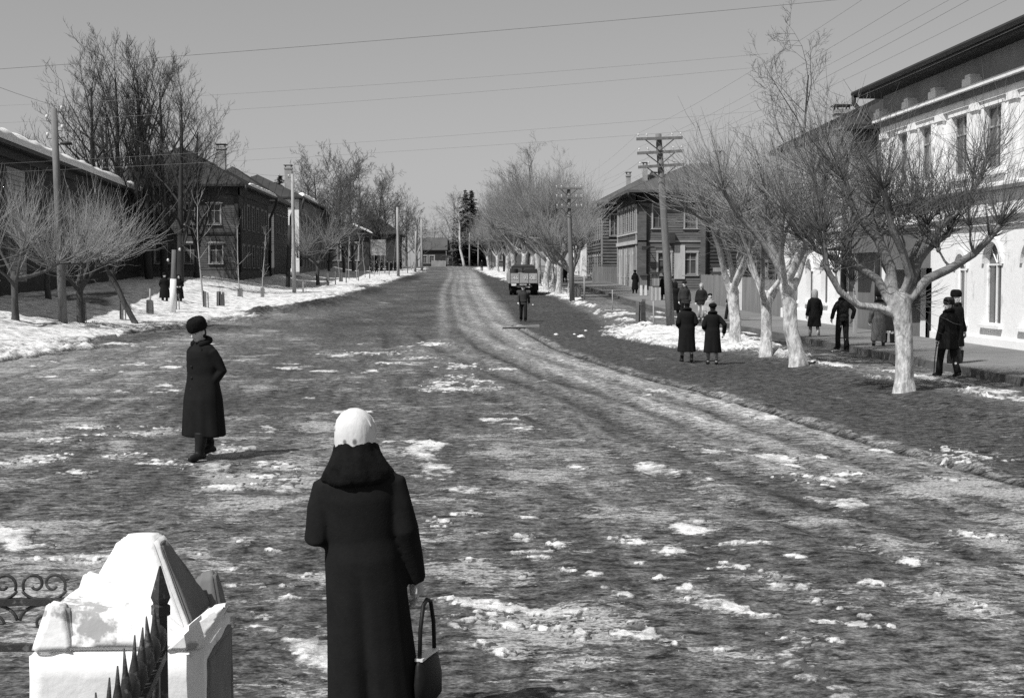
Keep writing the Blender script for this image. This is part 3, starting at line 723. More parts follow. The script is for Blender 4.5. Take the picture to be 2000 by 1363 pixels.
# ---------- near white house on the right (16 m long, the end wall looks up the street)
def near_white():
    X0, Y0, Y1, zE = 14.7, 27.0, 46.3, 8.25
    H = House('plastered_house', 'nearest white plastered two storey house with arched ground floor windows', 'house', ground(X0, 40, 0) - Vector((0, 40 - Y0, 0)), 0, 11.5, Y1 - Y0, zE, 'houses along the street')
    U = lambda y: Y1 - y
    for y, w in ((44.2, .95), (42.05, 1.05), (39.2, 1.2), (36.75, 1.2), (34.1, 1.2), (31.6, 1.2)):
        H.window('W', U(y), 5.05, 6.75, w, casing='trim_white', cas_w=.2, head=.0, frame_m='casing_paint', depth=.13)
    for y, w, z1 in ((38.95, .86, 2.75), (36.65, 1.2, 3.05), (34.1, 1.2, 3.05), (31.6, 1.2, 3.05)):
        H.window('W', U(y), .78, z1, w, casing='trim_white', cas_w=.14, arch=1.0, frame_m='trim_white', depth=.15)
    H.opening('W', U(41.85), .05, 2.35, .95)
    H.window('N', 3, 5.0, 6.9, 1.1, casing='trim_white'); H.window('N', 7, 5.0, 6.9, 1.1, casing='trim_white')
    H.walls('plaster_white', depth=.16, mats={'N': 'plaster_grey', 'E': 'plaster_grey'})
    # band under the eaves: its grey has the shade of the overhang painted in
    H.band('eave_band', 'eave_shade', 'W', 7.42, 8.2, .03, u0=-.03)
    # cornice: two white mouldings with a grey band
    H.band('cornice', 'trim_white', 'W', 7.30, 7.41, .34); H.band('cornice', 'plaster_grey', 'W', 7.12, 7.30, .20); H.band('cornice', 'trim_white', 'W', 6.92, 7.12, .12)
    for y in (46.0, 43.1, 40.65, 37.9, 35.3): 
        mb = MB(); H.bar(mb, 'W', U(y) - .24, U(y) + .24, 4.62, 6.92, .003, .10); H.bar(mb, 'W', U(y) - .30, U(y) + .30, 6.72, 6.915, .003, .16); mb.build('pilaster', 'trim_white', H.root)
        if y in (46.0, 43.1, 40.65, 37.9): mb = MB(); H.bar(mb, 'W', U(y) - .32, U(y) + .32, 7.415, 7.62, .031, .36); H.bar(mb, 'W', U(y) - .18, U(y) + .18, 7.62, 7.72, .031, .33); mb.build('pedestal', 'trim_white', H.root)
    for y in (44.6, 42.05, 39.2, 36.75):
        mb = MB(); H.bar(mb, 'W', U(y) - .3, U(y) + .3, 4.10, 4.15, .003, .05); mb.build('moulding', 'plaster_grey', H.root)
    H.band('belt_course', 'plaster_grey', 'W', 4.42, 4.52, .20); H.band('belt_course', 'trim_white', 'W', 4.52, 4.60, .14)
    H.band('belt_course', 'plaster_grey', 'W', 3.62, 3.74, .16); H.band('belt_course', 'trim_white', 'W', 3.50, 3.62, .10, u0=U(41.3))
    H.band('plinth', 'plaster_white', 'W', -1.0, .42, .07, u0=U(41.3))
    # entrance porch: canopy with boarded sides, door leaf half open, steps
    mb = MB()
    mb.hexa([(-1.42, U(46.2) * 0 + (41.45 - Y0), 3.42), (-.003, 41.45 - Y0, 3.52), (-.003, 45.2 - Y0, 3.52), (-1.42, 45.2 - Y0, 3.42), (-1.42, 41.45 - Y0, 3.5), (-.003, 41.45 - Y0, 3.61), (-.003, 45.2 - Y0, 3.61), (-1.42, 45.2 - Y0, 3.5)])
    pc = mb.build('porch_canopy', 'roof_metal', H.root)
    mb = MB(); mb.box(-1.38, -.01, 41.5 - Y0, 41.56 - Y0, 2.35, 3.41); mb.build('side_boarding', 'plaster_grey', pc)
    mb = MB(); mb.box(-1.40, -1.34, 41.57 - Y0, 45.1 - Y0, 2.85, 3.40); mb.build('front_boarding', 'plaster_grey', pc)
    for yy in (41.62, 45.0):
        mb = MB(); mb.box(-1.33, -1.21, yy - Y0, yy + .12 - Y0, -.2, 3.38); mb.build('post', 'pole_pale', pc)
    mb = MB(); H.bar(mb, 'W', U(42.32), U(41.375), .05, 2.35, -.26, -.22); mb.build('door', 'dark_room', H.root)  # not a door leaf: near-black panel paints the unlit room behind the open doorway
    mb = MB(); mb.box(-.85, -.01, 42.36 - Y0, 42.41 - Y0, .06, 2.3); dl = mb.build('door', 'plaster_grey', H.root, label='grey door leaf standing open')
    mb = MB(); mb.box(-.9, -.01, 41.4 - Y0, 42.4 - Y0, -.3, .04); mb.build('doorstep', 'wood_mid', H.root)
    r = H.roof('roof_metal', 11.3, ov=.78, th=.2, soffit='wood_dark')
    gut = MB(); gut.tube([(-.84, -.8, zE + .12), (-.84, Y1 - Y0 + .8, zE + .12)], .09, 8); gut.build('gutter', 'truck_dark', H.root)
    yb = Y1 - Y0
    H.pipe([(-.84, yb + .7, zE + .1), (-.84, yb + .72, zE - .2), (-.45, yb + .45, zE - .75), (-.12, yb + .1, zE - 1.2), (-.12, yb + .1, 3.0), (-.12, yb + .1, .4)], .085)
    H.chimney(5.0, 13, 9.8, 12.2)
near_white()
# ---------- second white house, further up the right side
def far_white():
    X0, Y0, Y1, zE = 14.7, 50.2, 60.3, 7.45
    H = House('plastered_house', 'second white plastered house with downpipe beyond the gap behind the pollarded limes', 'house', ground(X0, Y0), 0, 10.5, Y1 - Y0, zE, 'houses along the street')
    U = lambda y: Y1 - y
    for y in (51.5, 53.55, 55.8, 58.2):
        H.window('W', U(y), 5.0, 6.75, 1.05, casing='trim_white', cas_w=.15, frame_m='casing_grey', depth=.2)
        mb = MB(); H.bar(mb, 'W', U(y) - .55, U(y) + .55, 4.42, 4.78, .003, .05); mb.build('apron_panel', 'plaster_grey', H.root)
        mb = MB(); H.bar(mb, 'W', U(y) - .4, U(y) + .4, 4.18, 4.25, .003, .06); mb.build('moulding', 'plaster_grey', H.root)
        H.window('W', U(y), 1.0, 2.75, .95, casing='trim_white', cas_w=.12, arch=1.0, frame_m='casing_grey', depth=.22)
        mb = MB(); H.bar(mb, 'W', U(y) - .35, U(y) + .35, 3.42, 3.50, .003, .05); mb.build('moulding', 'plaster_grey', H.root)
    for u, z in ((.55, 5.2), (4.6, 5.0)): pass
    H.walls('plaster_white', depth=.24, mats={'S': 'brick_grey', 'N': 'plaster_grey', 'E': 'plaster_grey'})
    H.courses('brick_grey', 'S', -.3, 7.3, pitch=.155, proud=.012, round_=False, part='brick_course')
    H.band('cornice', 'trim_white', 'W', 7.0, 7.2, .18); H.band('cornice', 'trim_white', 'W', 7.2, 7.4, .3)
    H.band('belt_course', 'trim_white', 'W', 3.78, 3.95, .14); H.band('belt_course', 'plaster_grey', 'W', 3.95, 4.02, .16)
    H.band('plinth', 'plaster_white', 'W', -1.0, .65, .08)
    H.roof('roof_metal', 10.2, ov=.55, th=.18, soffit='wood_dark')
    H.pipe([(-.6, -.3, zE), (-.35, -.2, zE - .5), (-.14, .18, zE - .9), (-.14, .18, 3.0), (-.14, .18, .3)], .11)
    # small lean-to roof between the houses, over a gateway with a grey pier
    mb = MB(); mb.box(0.0, 1.1, -3.2, -.01, -.3, 2.9); mb.build('gate_pier', 'plaster_grey', H.root)
    mb = MB(); mb.hexa([(-.9, -3.4, 3.0), (1.6, -3.4, 3.5), (1.6, -.02, 3.5), (-.9, -.02, 3.0), (-.9, -3.4, 3.08), (1.6, -3.4, 3.58), (1.6, -.02, 3.58), (-.9, -.02, 3.08)]); mb.build('gate_roof', 'roof_metal', H.root)
far_white()
# ---------- dark wooden house set back, behind the plank fence
def dark_right():
    H = House('wooden_house', 'dark timber house with tall chimney set back behind plank fence and pollarded limes', 'house', ground(17.2, 66), 0, 10, 13, 7.2, 'houses along the street')
    for y in (1.8, 4.6, 7.4, 10.4): H.window('W', y, 4.4, 6.0, 1.0, casing='casing_grey'); H.window('W', y, 1.2, 2.7, 1.0, casing='casing_grey')
    H.walls('wood_dark'); H.courses('wood_dark', 'W', 0, 7, pitch=.26); H.courses('wood_dark', 'S', 0, 7, pitch=.26)
    H.roof('roof_metal', 9.3, ov=.6); H.chimney(2.6, 3.2, 8.1, 10.4, .75)
dark_right()
# ---------- boarded wooden house on the right: street side plus the side facing us
def board_right():
    X0, Y0 = 14.7, 108.8
    zb = zz(12, Y0); zE = 7.75
    H = House('wooden_house', 'grey boarded two storey house beside telegraph pole with pale window shutters', 'house', (X0, Y0, zb), 0, 13.0, 12.6, zE, 'houses along the street')
    for u, w in ((1.75, .95), (5.0 - .7, .9)):
        H.window('S', u, 5.0, 6.95, w, casing='casing_paint', cas_w=.12, frame_m='casing_grey')
    for u in (2.2, 4.3): H.window('S', u, 1.3, 3.0, 1.0, casing='casing_paint', cas_w=.14)
    for y in (1.9, 4.4, 6.9, 9.4, 11.4):
        H.window('W', 12.6 - y, 4.9, 6.7, 1.0, casing='casing_paint', cas_w=.2); H.window('W', 12.6 - y, 1.2, 2.9, 1.0, casing='casing_paint', cas_w=.2)
    H.walls('wood_mid')
    H.courses('wood_mid', 'S', 0, 7.6, pitch=.2, proud=.035, round_=False, part='board_course', u1=5.1)
    H.courses('wood_dark', 'S', 0, 7.6, pitch=.27, proud=.07, u0=5.45)
    H.courses('wood_mid', 'W', 0, 7.6, pitch=.2, proud=.035, round_=False, part='board_course')
    for u in ((0, .75), (5.1, 5.5)):
        mb = MB(); H.bar(mb, 'S', u[0], u[1], -.3, 6.94, .003, .10); mb.build('pilaster', 'wood_mid', H.root)
    H.corner_boards('casing_paint', 'W', -.3, 7.04, .3, .09)
    # pale upright boarding over the street side and the shop front
    H.band('eave_band', 'wood_black', 'S', 6.95, 7.72, .12); H.band('eave_band', 'wood_black', 'W', 7.05, 7.72, .12)  # dark bands carry the eave shadow in their colour
    H.band('belt_course', 'wood_pale', 'W', 4.55, 4.68, .1)
    for k in range(10):
        u = .6 + k * 1.2; mb = MB(); H.bar(mb, 'W', u, u + .42, .1, 3.4, .06, .14); mb.build('upright_board', 'wood_pale' if k % 3 else 'wood_light', H.root)
    H.band('belt_course', 'wood_pale', 'W', 3.7, 4.0, .16); H.band('belt_course', 'wood_light', 'S', 3.85, 3.98, .10, u1=5.1)
    mb = MB(); H.bar(mb, 'S', 3.0, 3.85, .9, 3.6, .056, .11); mb.build('shutter', 'wood_pale', H.root)
    mb = MB(); H.bar(mb, 'S', 2.55, 3.0, 3.75, 4.6, .06, .5); mb.build('signboard', 'wood_dark', H.root)
    H.roof('roof_grey', 10.6, ov=.85, th=.2, soffit='wood_black')
    H.pipe([(-.8, -.78, zE), (-.8, -.75, zE - .2), (-.3, -.35, zE - .8), (.82, -.13, zE - 1.2), (.82, -.13, .3)], .09)
    H.pipe([(5.62, -.8, zE), (5.62, -.16, zE - .7), (5.62, -.16, .4)], .09)
    H.chimney(7.4, 5.0, 10, 11.3, .5)
    # iron street lamp bracket on the corner
    mb = MB(); mb.tube([H.pt('S', .8, 3.45, .1), H.pt('S', .8, 3.5, .75)], .03, 6); mb.tube([H.pt('S', .3, 3.46, .72), H.pt('S', 1.3, 3.46, .72)], .05, 6); mb.hexa([H.pt('S', .3, 3.2, .62), H.pt('S', .62, 3.2, .62), H.pt('S', .62, 3.2, .82), H.pt('S', .3, 3.2, .82), H.pt('S', .3, 3.45, .62), H.pt('S', .9, 3.45, .62), H.pt('S', .9, 3.45, .82), H.pt('S', .3, 3.45, .82)])
    mb.build('wall_bracket', 'truck_dark', H.root)
board_right()
# ---------- log house beyond it
def log_right():
    X0, Y0 = 14.6, 133.0; zb = zz(12, Y0); zE = 7.6
    H = House('log_house', 'dark log house beyond the grey boarded house on the right with a porch stair', 'house', (X0, Y0, zb), 0, 11, 15, zE, 'houses along the street')
    H.window('S', 1.15, 4.6, 6.6, .8, casing='casing_paint', cas_w=.1)
    for y in (2, 4.2, 6.4, 8.6, 10.8, 13): H.window('W', 15 - y, 4.4, 6.2, .95, casing='casing_paint', cas_w=.2); H.window('W', 15 - y, 1.0, 2.6, .95, casing='casing_paint', cas_w=.2)
    H.walls('wood_mid', mats={'S': 'wood_dark'}); H.courses('wood_mid', 'S', 0, 7.4, pitch=.3, proud=.09); H.courses('wood_mid', 'W', 0, 7.4, pitch=.3, proud=.09)
    H.corner_boards('wood_light', 'W', -.3, 6.9, .35, .12); H.band('eave_band', 'wood_black', 'S', 6.95, 7.55, .14); H.band('eave_band', 'wood_black', 'W', 6.95, 7.55, .14)  # near-black bands under the eaves are painted-in shadow
    H.roof('roof_grey', 11.0, ov=.8, th=.18, soffit='wood_black'); H.chimney(4.6, 3.4, 9.8, 11.7, .45); H.chimney(3.9, 11.0, 9.8, 11.3, .45)
    H.pipe([(-.78, -.7, zE), (-.7, -.6, zE - .3), (-.2, -.2, zE - 1.0)], .12, 'pole_pale')
    st = MB()
    for k in range(6): st.box(-1.6, -.05, 1.0 + k * .0, 5.0, .0 + k * .2 - .2, .2 + k * .2) if False else st.box(-1.9 + k * .3, -1.6 + k * .3, .8, 5.5, -.3, .2 + .2 * k)
    st.build('porch_stair', 'wood_light', H.root)
log_right()
def white_far():
    H = House('plastered_house', 'far narrow white house front beyond the dark log house on the right', 'house', (14.4, 152.0, zz(12, 152)), 0, 9, 16, 6.2, 'houses along the street')
    for y in (2.5, 5.5, 8.5, 11.5): H.window('W', y, 3.6, 5.2, 1.0, casing='trim_white'); H.window('W', y, .9, 2.3, 1.0, casing='trim_white')
    H.walls('plaster_white', mats={'S': 'plaster_white'}); H.roof('roof_grey', 8.6, ov=.5)
white_far()

# ---------- left side
def brick_left():
    # nearest house on the left, dark in its own shade, snow along the eaves
    th = math.atan((885 - 682) / F)
    A = Vector((-21.0, 67.5, 0)); dirv = Vector((-math.sin(th), math.cos(th), 0))
    near = A - dirv * 18.0; near.z = 0.95
    L = 62.0; Wd = 10.0; zE = 7.35
    # local +x points to the street (east side), +y along the street
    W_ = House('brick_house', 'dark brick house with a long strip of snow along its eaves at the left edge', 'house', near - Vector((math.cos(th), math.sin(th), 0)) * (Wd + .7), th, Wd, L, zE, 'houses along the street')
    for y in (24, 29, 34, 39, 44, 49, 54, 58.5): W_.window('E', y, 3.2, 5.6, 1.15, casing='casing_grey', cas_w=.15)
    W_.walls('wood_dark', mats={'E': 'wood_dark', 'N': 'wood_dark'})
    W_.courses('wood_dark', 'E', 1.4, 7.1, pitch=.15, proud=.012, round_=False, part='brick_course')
    mb = MB()   # lighter brick pier with toothed joints
    W_.bar(mb, 'E', 17.8, 21.6, .9, 6.5, .02, .14); pr = mb.build('brick_pier', 'brick_grey', W_.root)
    rr = random.Random(3); k = 0
    for z in np.arange(1.0, 6.4, .235):
        u = 17.82 + (k % 2) * .16; k += 1
        while u < 21.25:
            b = MB(); w_ = .33; W_.bar(b, 'E', u, u + w_ - .03, z, z + .19, .14, .14 + rr.uniform(.02, .045)); b.build('brick', 'brick_chimney', pr); u += w_
    W_.band('plinth', 'wood_dark', 'E', -1.5, 1.3, .12); W_.band('cornice', 'wood_dark', 'E', 6.9, 7.3, .25)
    W_.roof('roof_metal', 9.7, ov=.75, th=.18, soffit='wood_black')
    # snow along the street eave
    x1 = Wd + .75; zt = zE + .18; up = Vector((-(Wd / 2 + .75), 0, 9.7 - zt)).normalized(); nm = Vector((-up.z, 0, up.x)); nm = nm if nm.z > 0 else -nm
    sn = snow_strip('roof_snow', (Vector((x1, -.7, zt)), Vector((x1, L + .7, zt)), up, nm), 1.25, .42, W_.root, 4, ragged=.35, nseg=160)
brick_left()
def house_left():
    # boarded house with its lit end towards us; local frame rotated so that S faces us and E faces the street
    X1, Y0 = -17.0, 109.5; Wd, D = 11.0, 17.5; zb = 1.35; zE = 7.75
    H = House('wooden_house', 'boarded two storey hip roofed house behind the bare limes on the left', 'house', (X1 - Wd, Y0, zb), 0, Wd, D, zE, 'houses along the street')
    ux = lambda px: (px - 885) / F * Y0 * 1.0 - (X1 - Wd)
    for px in (376, 425):
        H.window('S', ux(px), 4.85, 6.35, .95, casing='casing_paint', cas_w=.09, head=.05); H.window('S', ux(px) + .1, 1.75, 3.2, 1.0, casing='casing_paint', cas_w=.09, head=.05)
    H.window('S', ux(322), 1.75, 3.2, .9, casing='casing_paint', cas_w=.1); H.window('S', ux(322), 4.85, 6.35, .9, casing='casing_paint', cas_w=.1)
    for y in (2.2, 4.9, 7.6, 10.3, 13.0, 15.4):
        H.window('E', y, 4.6, 6.4, 1.0, casing='casing_grey', cas_w=.18); H.window('E', y, 1.5, 3.1, 1.0, casing='casing_grey', cas_w=.18)
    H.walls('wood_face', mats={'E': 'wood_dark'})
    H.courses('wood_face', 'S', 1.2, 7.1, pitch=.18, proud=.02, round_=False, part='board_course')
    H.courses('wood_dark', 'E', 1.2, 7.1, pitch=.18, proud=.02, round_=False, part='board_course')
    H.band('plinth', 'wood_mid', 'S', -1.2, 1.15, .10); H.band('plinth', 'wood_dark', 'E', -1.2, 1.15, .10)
    H.band('belt_course', 'wood_dark', 'S', 4.0, 4.15, .10); H.band('eave_band', 'wood_dark', 'S', 7.1, 7.7, .12); H.band('eave_band', 'wood_dark', 'E', 7.1, 7.7, .12)
    H.corner_boards('wood_dark', 'S', 1.16, 7.1, .3, .08)
    H.roof('roof_metal', 11.3, ov=.75, th=.18, soffit='wood_black')
    H.chimney(8.2, 9.0, 9.3, 11.7, .75, cap=True)
    x1 = Wd + .75; zt = zE + .18; up = Vector((-(Wd / 2 + .75), 0, 11.3 - zt)).normalized(); nm = Vector((-up.z, 0, up.x)); nm = nm if nm.z > 0 else -nm
    snow_strip('roof_snow', (Vector((x1, 1.0, zt)), Vector((x1, D + .4, zt)), up, nm), .42, .2, H.root, 9, nseg=70)
    H.pipe([(Wd + .72, -.7, zE + .1), (Wd + .72, -.72, zE - .3), (Wd + .5, -.4, zE - 1.3), (Wd + .13, .2, zE - 1.8), (Wd + .13, .2, 1.0)], .11)
    H.pipe([(Wd + .72, D + .5, zE + .1), (Wd + .72, D + .3, zE - .5), (Wd + .2, D - .1, zE - 1.8), (Wd + .15, D - .1, 1.0)], .12)
house_left()
def left_three():
    X1, Y0 = -17.0, 131.0; Wd, D = 9, 11.0; zb = 1.75
    H = House('wooden_house', 'dark timber house with pale upper end wall beyond the hip roofed house', 'house', (X1 - Wd, Y0, zb), 0, Wd, D, 7.3, 'houses along the street')
    for y in (2, 4.6, 7.2, 9.4): H.window('E', y, 4.5, 6.1, .95, casing='casing_grey')
    H.walls('wood_dark', mats={'S': 'casing_grey'}); H.courses('wood_dark', 'E', 0.5, 7.2, pitch=.22)
    H.courses('casing_grey', 'S', 3.3, 7.2, pitch=.2, proud=.02, round_=False, part='board_course')
    H.roof('roof_metal', 10.9, ov=.6, soffit='wood_black')
    H.pipe([(Wd + .6, D + .5, 7.3), (Wd + .3, D, 6.3), (Wd + .2, D - .1, 1)], .12)
    x1 = Wd + .6; zt = 7.3 + .16; up = Vector((-(Wd / 2 + .6), 0, 10.9 - zt)).normalized(); nm = Vector((-up.z, 0, up.x)); nm = nm if nm.z > 0 else -nm
    # dark board gate between the two houses
    G = empty('board_gate', (X1 - 2.6, 127.3, zb - .2), 0, 'dark tall board gate closing the yard between two houses on the left', 'gate')
    for k in range(14):
        mb = MB(); mb.box(k * .2, k * .2 + .185, 0, .05, 0, 3.35); mb.build('board', 'wood_black', G)
    mb = MB(); mb.box(-.1, 2.9, -.08, -.02, .5, .65); mb.box(-.1, 2.9, -.08, -.02, 2.6, 2.75); mb.build('rail', 'wood_black', G)
left_three()
def left_four():
    X1, Y0 = -16.3, 146.0; Wd, D = 10, 40.0; zb = zz(-15, 146) + .2
    H = House('plastered_house', 'long house with bright white end wall behind the pale left post', 'house', (X1 - Wd, Y0, zb), 0, Wd, D, 8.2, 'houses along the street')
    for y in np.arange(2.5, 39, 3.2): H.window('E', y, 4.8, 6.6, 1.1, casing='casing_grey'); H.window('E', y, 1.2, 2.8, 1.1, casing='casing_grey')
    H.walls('wood_mid', mats={'S': 'plaster_white'})
    H.roof('roof_metal', 11.0, ov=.6, soffit='wood_black'); H.chimney(7.5, 12, 9.5, 12.4, .8)
    x1 = Wd + .6; zt = 8.36; up = Vector((-(Wd / 2 + .6), 0, 11.0 - zt)).normalized(); nm = Vector((-up.z, 0, up.x)); nm = nm if nm.z > 0 else -nm
    snow_strip('roof_snow', (Vector((x1, -.5, zt)), Vector((x1, 14.0, zt)), up, nm), .9, .3, H.root, 12, nseg=60)
    H.pipe([(Wd + .6, -.5, 8.2), (Wd + .35, -.3, 7.2), (Wd + .15, .1, 6.6), (Wd + .15, .1, 1)], .13)
left_four()
def left_five():
    X1, Y0 = -11.7, 192.0; Wd, D = 6.5, 14; zb = zz(-11, 192) + .25
    H = House('wooden_house', 'low dark house with pale end windows and snowy eave far up the left', 'house', (X1 - Wd, Y0, zb), 0, Wd, D, 5.0, 'houses along the street')
    H.window('S', 4.4, 1.5, 3.9, 1.15, casing='casing_paint'); H.window('S', 1.9, 1.5, 3.9, 1.15, casing='casing_paint')
    for y in (3, 6, 9): H.window('E', y, 2.0, 3.6, 1.1, casing='casing_grey')
    H.walls('wood_dark'); H.roof('roof_metal', 7.0, ov=.5, soffit='wood_black')
    x1 = Wd + .5; zt = 5.16; up = Vector((-(Wd / 2 + .5), 0, 7.0 - zt)).normalized(); nm = Vector((-up.z, 0, up.x)); nm = nm if nm.z > 0 else -nm
    snow_strip('roof_snow', (Vector((x1 - 3.0, -.55, zt + .55 + .8)), Vector((x1, -.55, zt)), Vector((0, 1, 0)), Vector((0, 0, 1))), .8, .25, H.root, 15, nseg=30)
    H.pipe([(Wd + .45, -.4, 5), (Wd + .3, -.3, 4.1), (Wd + .1, .1, 3.4), (Wd + .1, .1, .5)], .12)
left_five()
def left_six():
    H = House('wooden_house', 'dark house in shade beyond the low house, behind the hoarding', 'house', (-17.5, 214, zz(-10, 214)), 0, 9, 16, 5.5, 'houses along the street')
    for y in (3, 7, 11): H.window('E', y, 2, 3.6, 1.1, casing='casing_grey')
    H.walls('wood_dark'); H.roof('roof_metal', 9.2, ov=.5)
left_six()
def end_house():
    # the cottage that closes the view at the crest
    Y0 = 300.0; zb = 3.1
    H = House('timber_cottage', 'timber cottage with a long roof closing the street at the crest', 'house', (-7.2, Y0, zb), 0, 5.6, 8, 4.1)
    H.window('S', .95, 1.4, 2.9, 1.0, casing='casing_paint', cas_w=.2); H.window('S', 2.55, 1.4, 2.9, 1.0, casing='casing_paint', cas_w=.2)
    H.walls('wood_dark'); H.roof('roof_grey', 7.0, ov=.4, inset=-.0, ridge='x', seams=False); H.chimney(1.0, 4, 6.2, 7.6, .6)
    H2 = House('timber_barn', 'low timber barn with a broad plain roof joined beside the cottage at the crest', 'barn', (-1.0, Y0 + .5, zb), 0, 5.6, 8, 2.6)
    H2.walls('wood_dark'); H2.roof('roof_grey', 6.6, ov=.4, inset=0.0, ridge='x', seams=False)
    H3 = House('timber_cottage', 'small gabled cottage among spruces right of the leaning birch', 'house', (3.0, 292, zb), 0, 6.0, 9, 3.4)
    H3.window('S', 4.6, 1.2, 2.6, .9, casing='casing_paint')
    H3.walls('wood_dark'); H3.roof('roof_metal', 6.6, ov=.5, inset=0.0, ridge='y', seams=False)
    H4 = House('timber_cottage', 'cottage half hidden behind the pollarded trees right of the crest', 'house', (6.9, 250, zz(6, 250)), 0, 9, 10, 3.6)
    H4.window('S', 1.6, 1.2, 2.7, .9, casing='casing_paint'); H4.window('S', 4.0, 1.2, 2.7, .9, casing='casing_paint')
    H4.walls('wood_mid'); H4.roof('roof_grey', 7.2, ov=.5)
    # pale board fence before the cottage
    fe = empty('board_fence', (-4.6, 291, 3.2), 0, 'pale board fence in front of the cottage at the crest', 'fence')
    for k in range(12):
        mb = MB(); mb.box(k * .26, k * .26 + .235, 0, .05, 0, 1.75 - .05 * (k % 3)); mb.build('board', 'wood_light', fe)
    fe2 = empty('picket_fence', (-1.2, 290, 3.2), 0, 'dark picket fence running right from the pale board fence at the crest', 'fence')
    for k in range(22):
        mb = MB(); mb.box(k * .3, k * .3 + .12, 0, .05, 0, 1.6 + .12 * ((k * 7) % 3)); mb.build('picket', 'wood_dark', fe2)
    mb = MB(); mb.box(0, 6.6, .06, .12, .5, .6); mb.box(0, 6.6, .06, .12, 1.2, 1.3); mb.build('rail', 'wood_dark', fe2)
end_house()
# ---------- plank fence on the right with a gateway
def right_fence():
    def panel(name, label, cat, y0, y1, h, x=15.25, m='plank_grey'):
        F_ = empty(name, (x, y0, zz(12, (y0 + y1) / 2) + .1), 0, label, cat, 'plank fence sections on the right')
        rr = random.Random(int(y0 * 10)); mb = MB(); y = 0; L = y1 - y0
        while y < L - .05:
            w = rr.uniform(.14, .19); mb.box(-.02 + rr.uniform(-.008, .008), .02, y, min(y + w - .012, L), -.2, h + rr.uniform(-.04, .04)); y += w
        mb.build('planking', m, F_, kind='stuff')
        for yy in (0, L - .14):
            b = MB(); b.box(.021, .17, yy, yy + .14, -.3, h + .05); b.build('post', 'pole_wood', F_)
        for z in (.35, h - .35):
            b = MB(); b.box(.021, .10, .15, L - .15, z, z + .12); b.build('rail', 'pole_wood', F_)
        return F_
    panel('plank_fence', 'grey upright plank fence between the two nearest whitewashed trunks', 'fence', 66.6, 71.4, 1.75)
    panel('plank_fence', 'grey plank fence section nearest the second white house', 'fence', 61.0, 66.4, 1.7)
    g = panel('plank_gate', 'tall grey plank gate with a slatted crown behind the walking child', 'gate', 75.2, 83.4, 1.72)
    for k in range(13):
        mb = MB(); mb.box(-.02, .02, .4 + k * .32, .52 + k * .32, 1.9, 2.2); mb.build('slat', 'wood_light', g)
    mb = MB(); mb.box(-.05, .06, .2, 4.8, 1.78, 1.88); mb.box(-.05, .06, .2, 4.8, 2.21, 2.32); mb.build('crown_rail', 'wood_dark', g)
    for y, lab in ((74.9, 'white gate post left of the gap in the plank fence'), (72.0, 'white gate post right of the gap in the plank fence')):
        b = MB(); b.box(-.1, .1, -.1, .1, -.3, 2.0); b.box(-.14, .14, -.14, .14, 2.0, 2.1)
        o = b.build('gate_post', 'trim_white', None, loc=(15.25, y, zz(12, y) + .1)); tag(o, lab, 'post', 'white gate posts')
right_fence()
# ------------------------------------------------------------------ bare trees
def jitter(rr, s): return Vector((rr.uniform(-s, s), rr.uniform(-s, s), rr.uniform(-s, s)))
def shoot(mb, rr, p, d, L, r, sides=3, side_twigs=2, up=.25):
    pts = [Vector(p)]; q = Vector(p); dd = Vector(d).normalized(); n = 4
    for i in range(n):
        dd = (dd + Vector((0, 0, up / n)) + jitter(rr, .17)).normalized(); q = q + dd * (L / n); pts.append(q.copy())
    mb.tube(pts, [r, r * .85, r * .65, r * .45, r * .22], sides, cap=False)
    for k in range(side_twigs):
        i = rr.randint(1, 3); t = rr.random(); b = pts[i].lerp(pts[i + 1], t) if i < n else pts[i]
        dv = (dd + jitter(rr, .75)).normalized(); l2 = L * rr.uniform(.18, .42)
        mb.tube([b, b + dv * l2 * .5, b + dv * l2 + Vector((0, 0, l2 * .15))], [r * .55, r * .4, r * .2], 3, cap=False)
def head(tw, tk, rr, p, out, n, L, r, spread=.8, up=.25):
    tk.blob(p, .055, .055, .06, 7, 5, .45, rr)
    for k in range(n):
        d = (Vector(out) * rr.uniform(.2, 1.0) + Vector((0, 0, 1)) * rr.uniform(.35, 1.1) + jitter(rr, spread)).normalized()
        if d.z < -.1: d.z *= -.5
        shoot(tw, rr, Vector(p) + d * .05, d, L * rr.uniform(.45, 1.1), r * rr.uniform(.7, 1.25), up=up)
def trunk_tube(mb, pts, rad, n=12, rr=None):
    ph = rr.uniform(0, 6) if rr else 0
    mb.tube(pts, rad, n, mod=lambda i, th: 1 + .07 * math.sin(3 * th + ph + i) + .05 * math.sin(5 * th + i * 1.7))
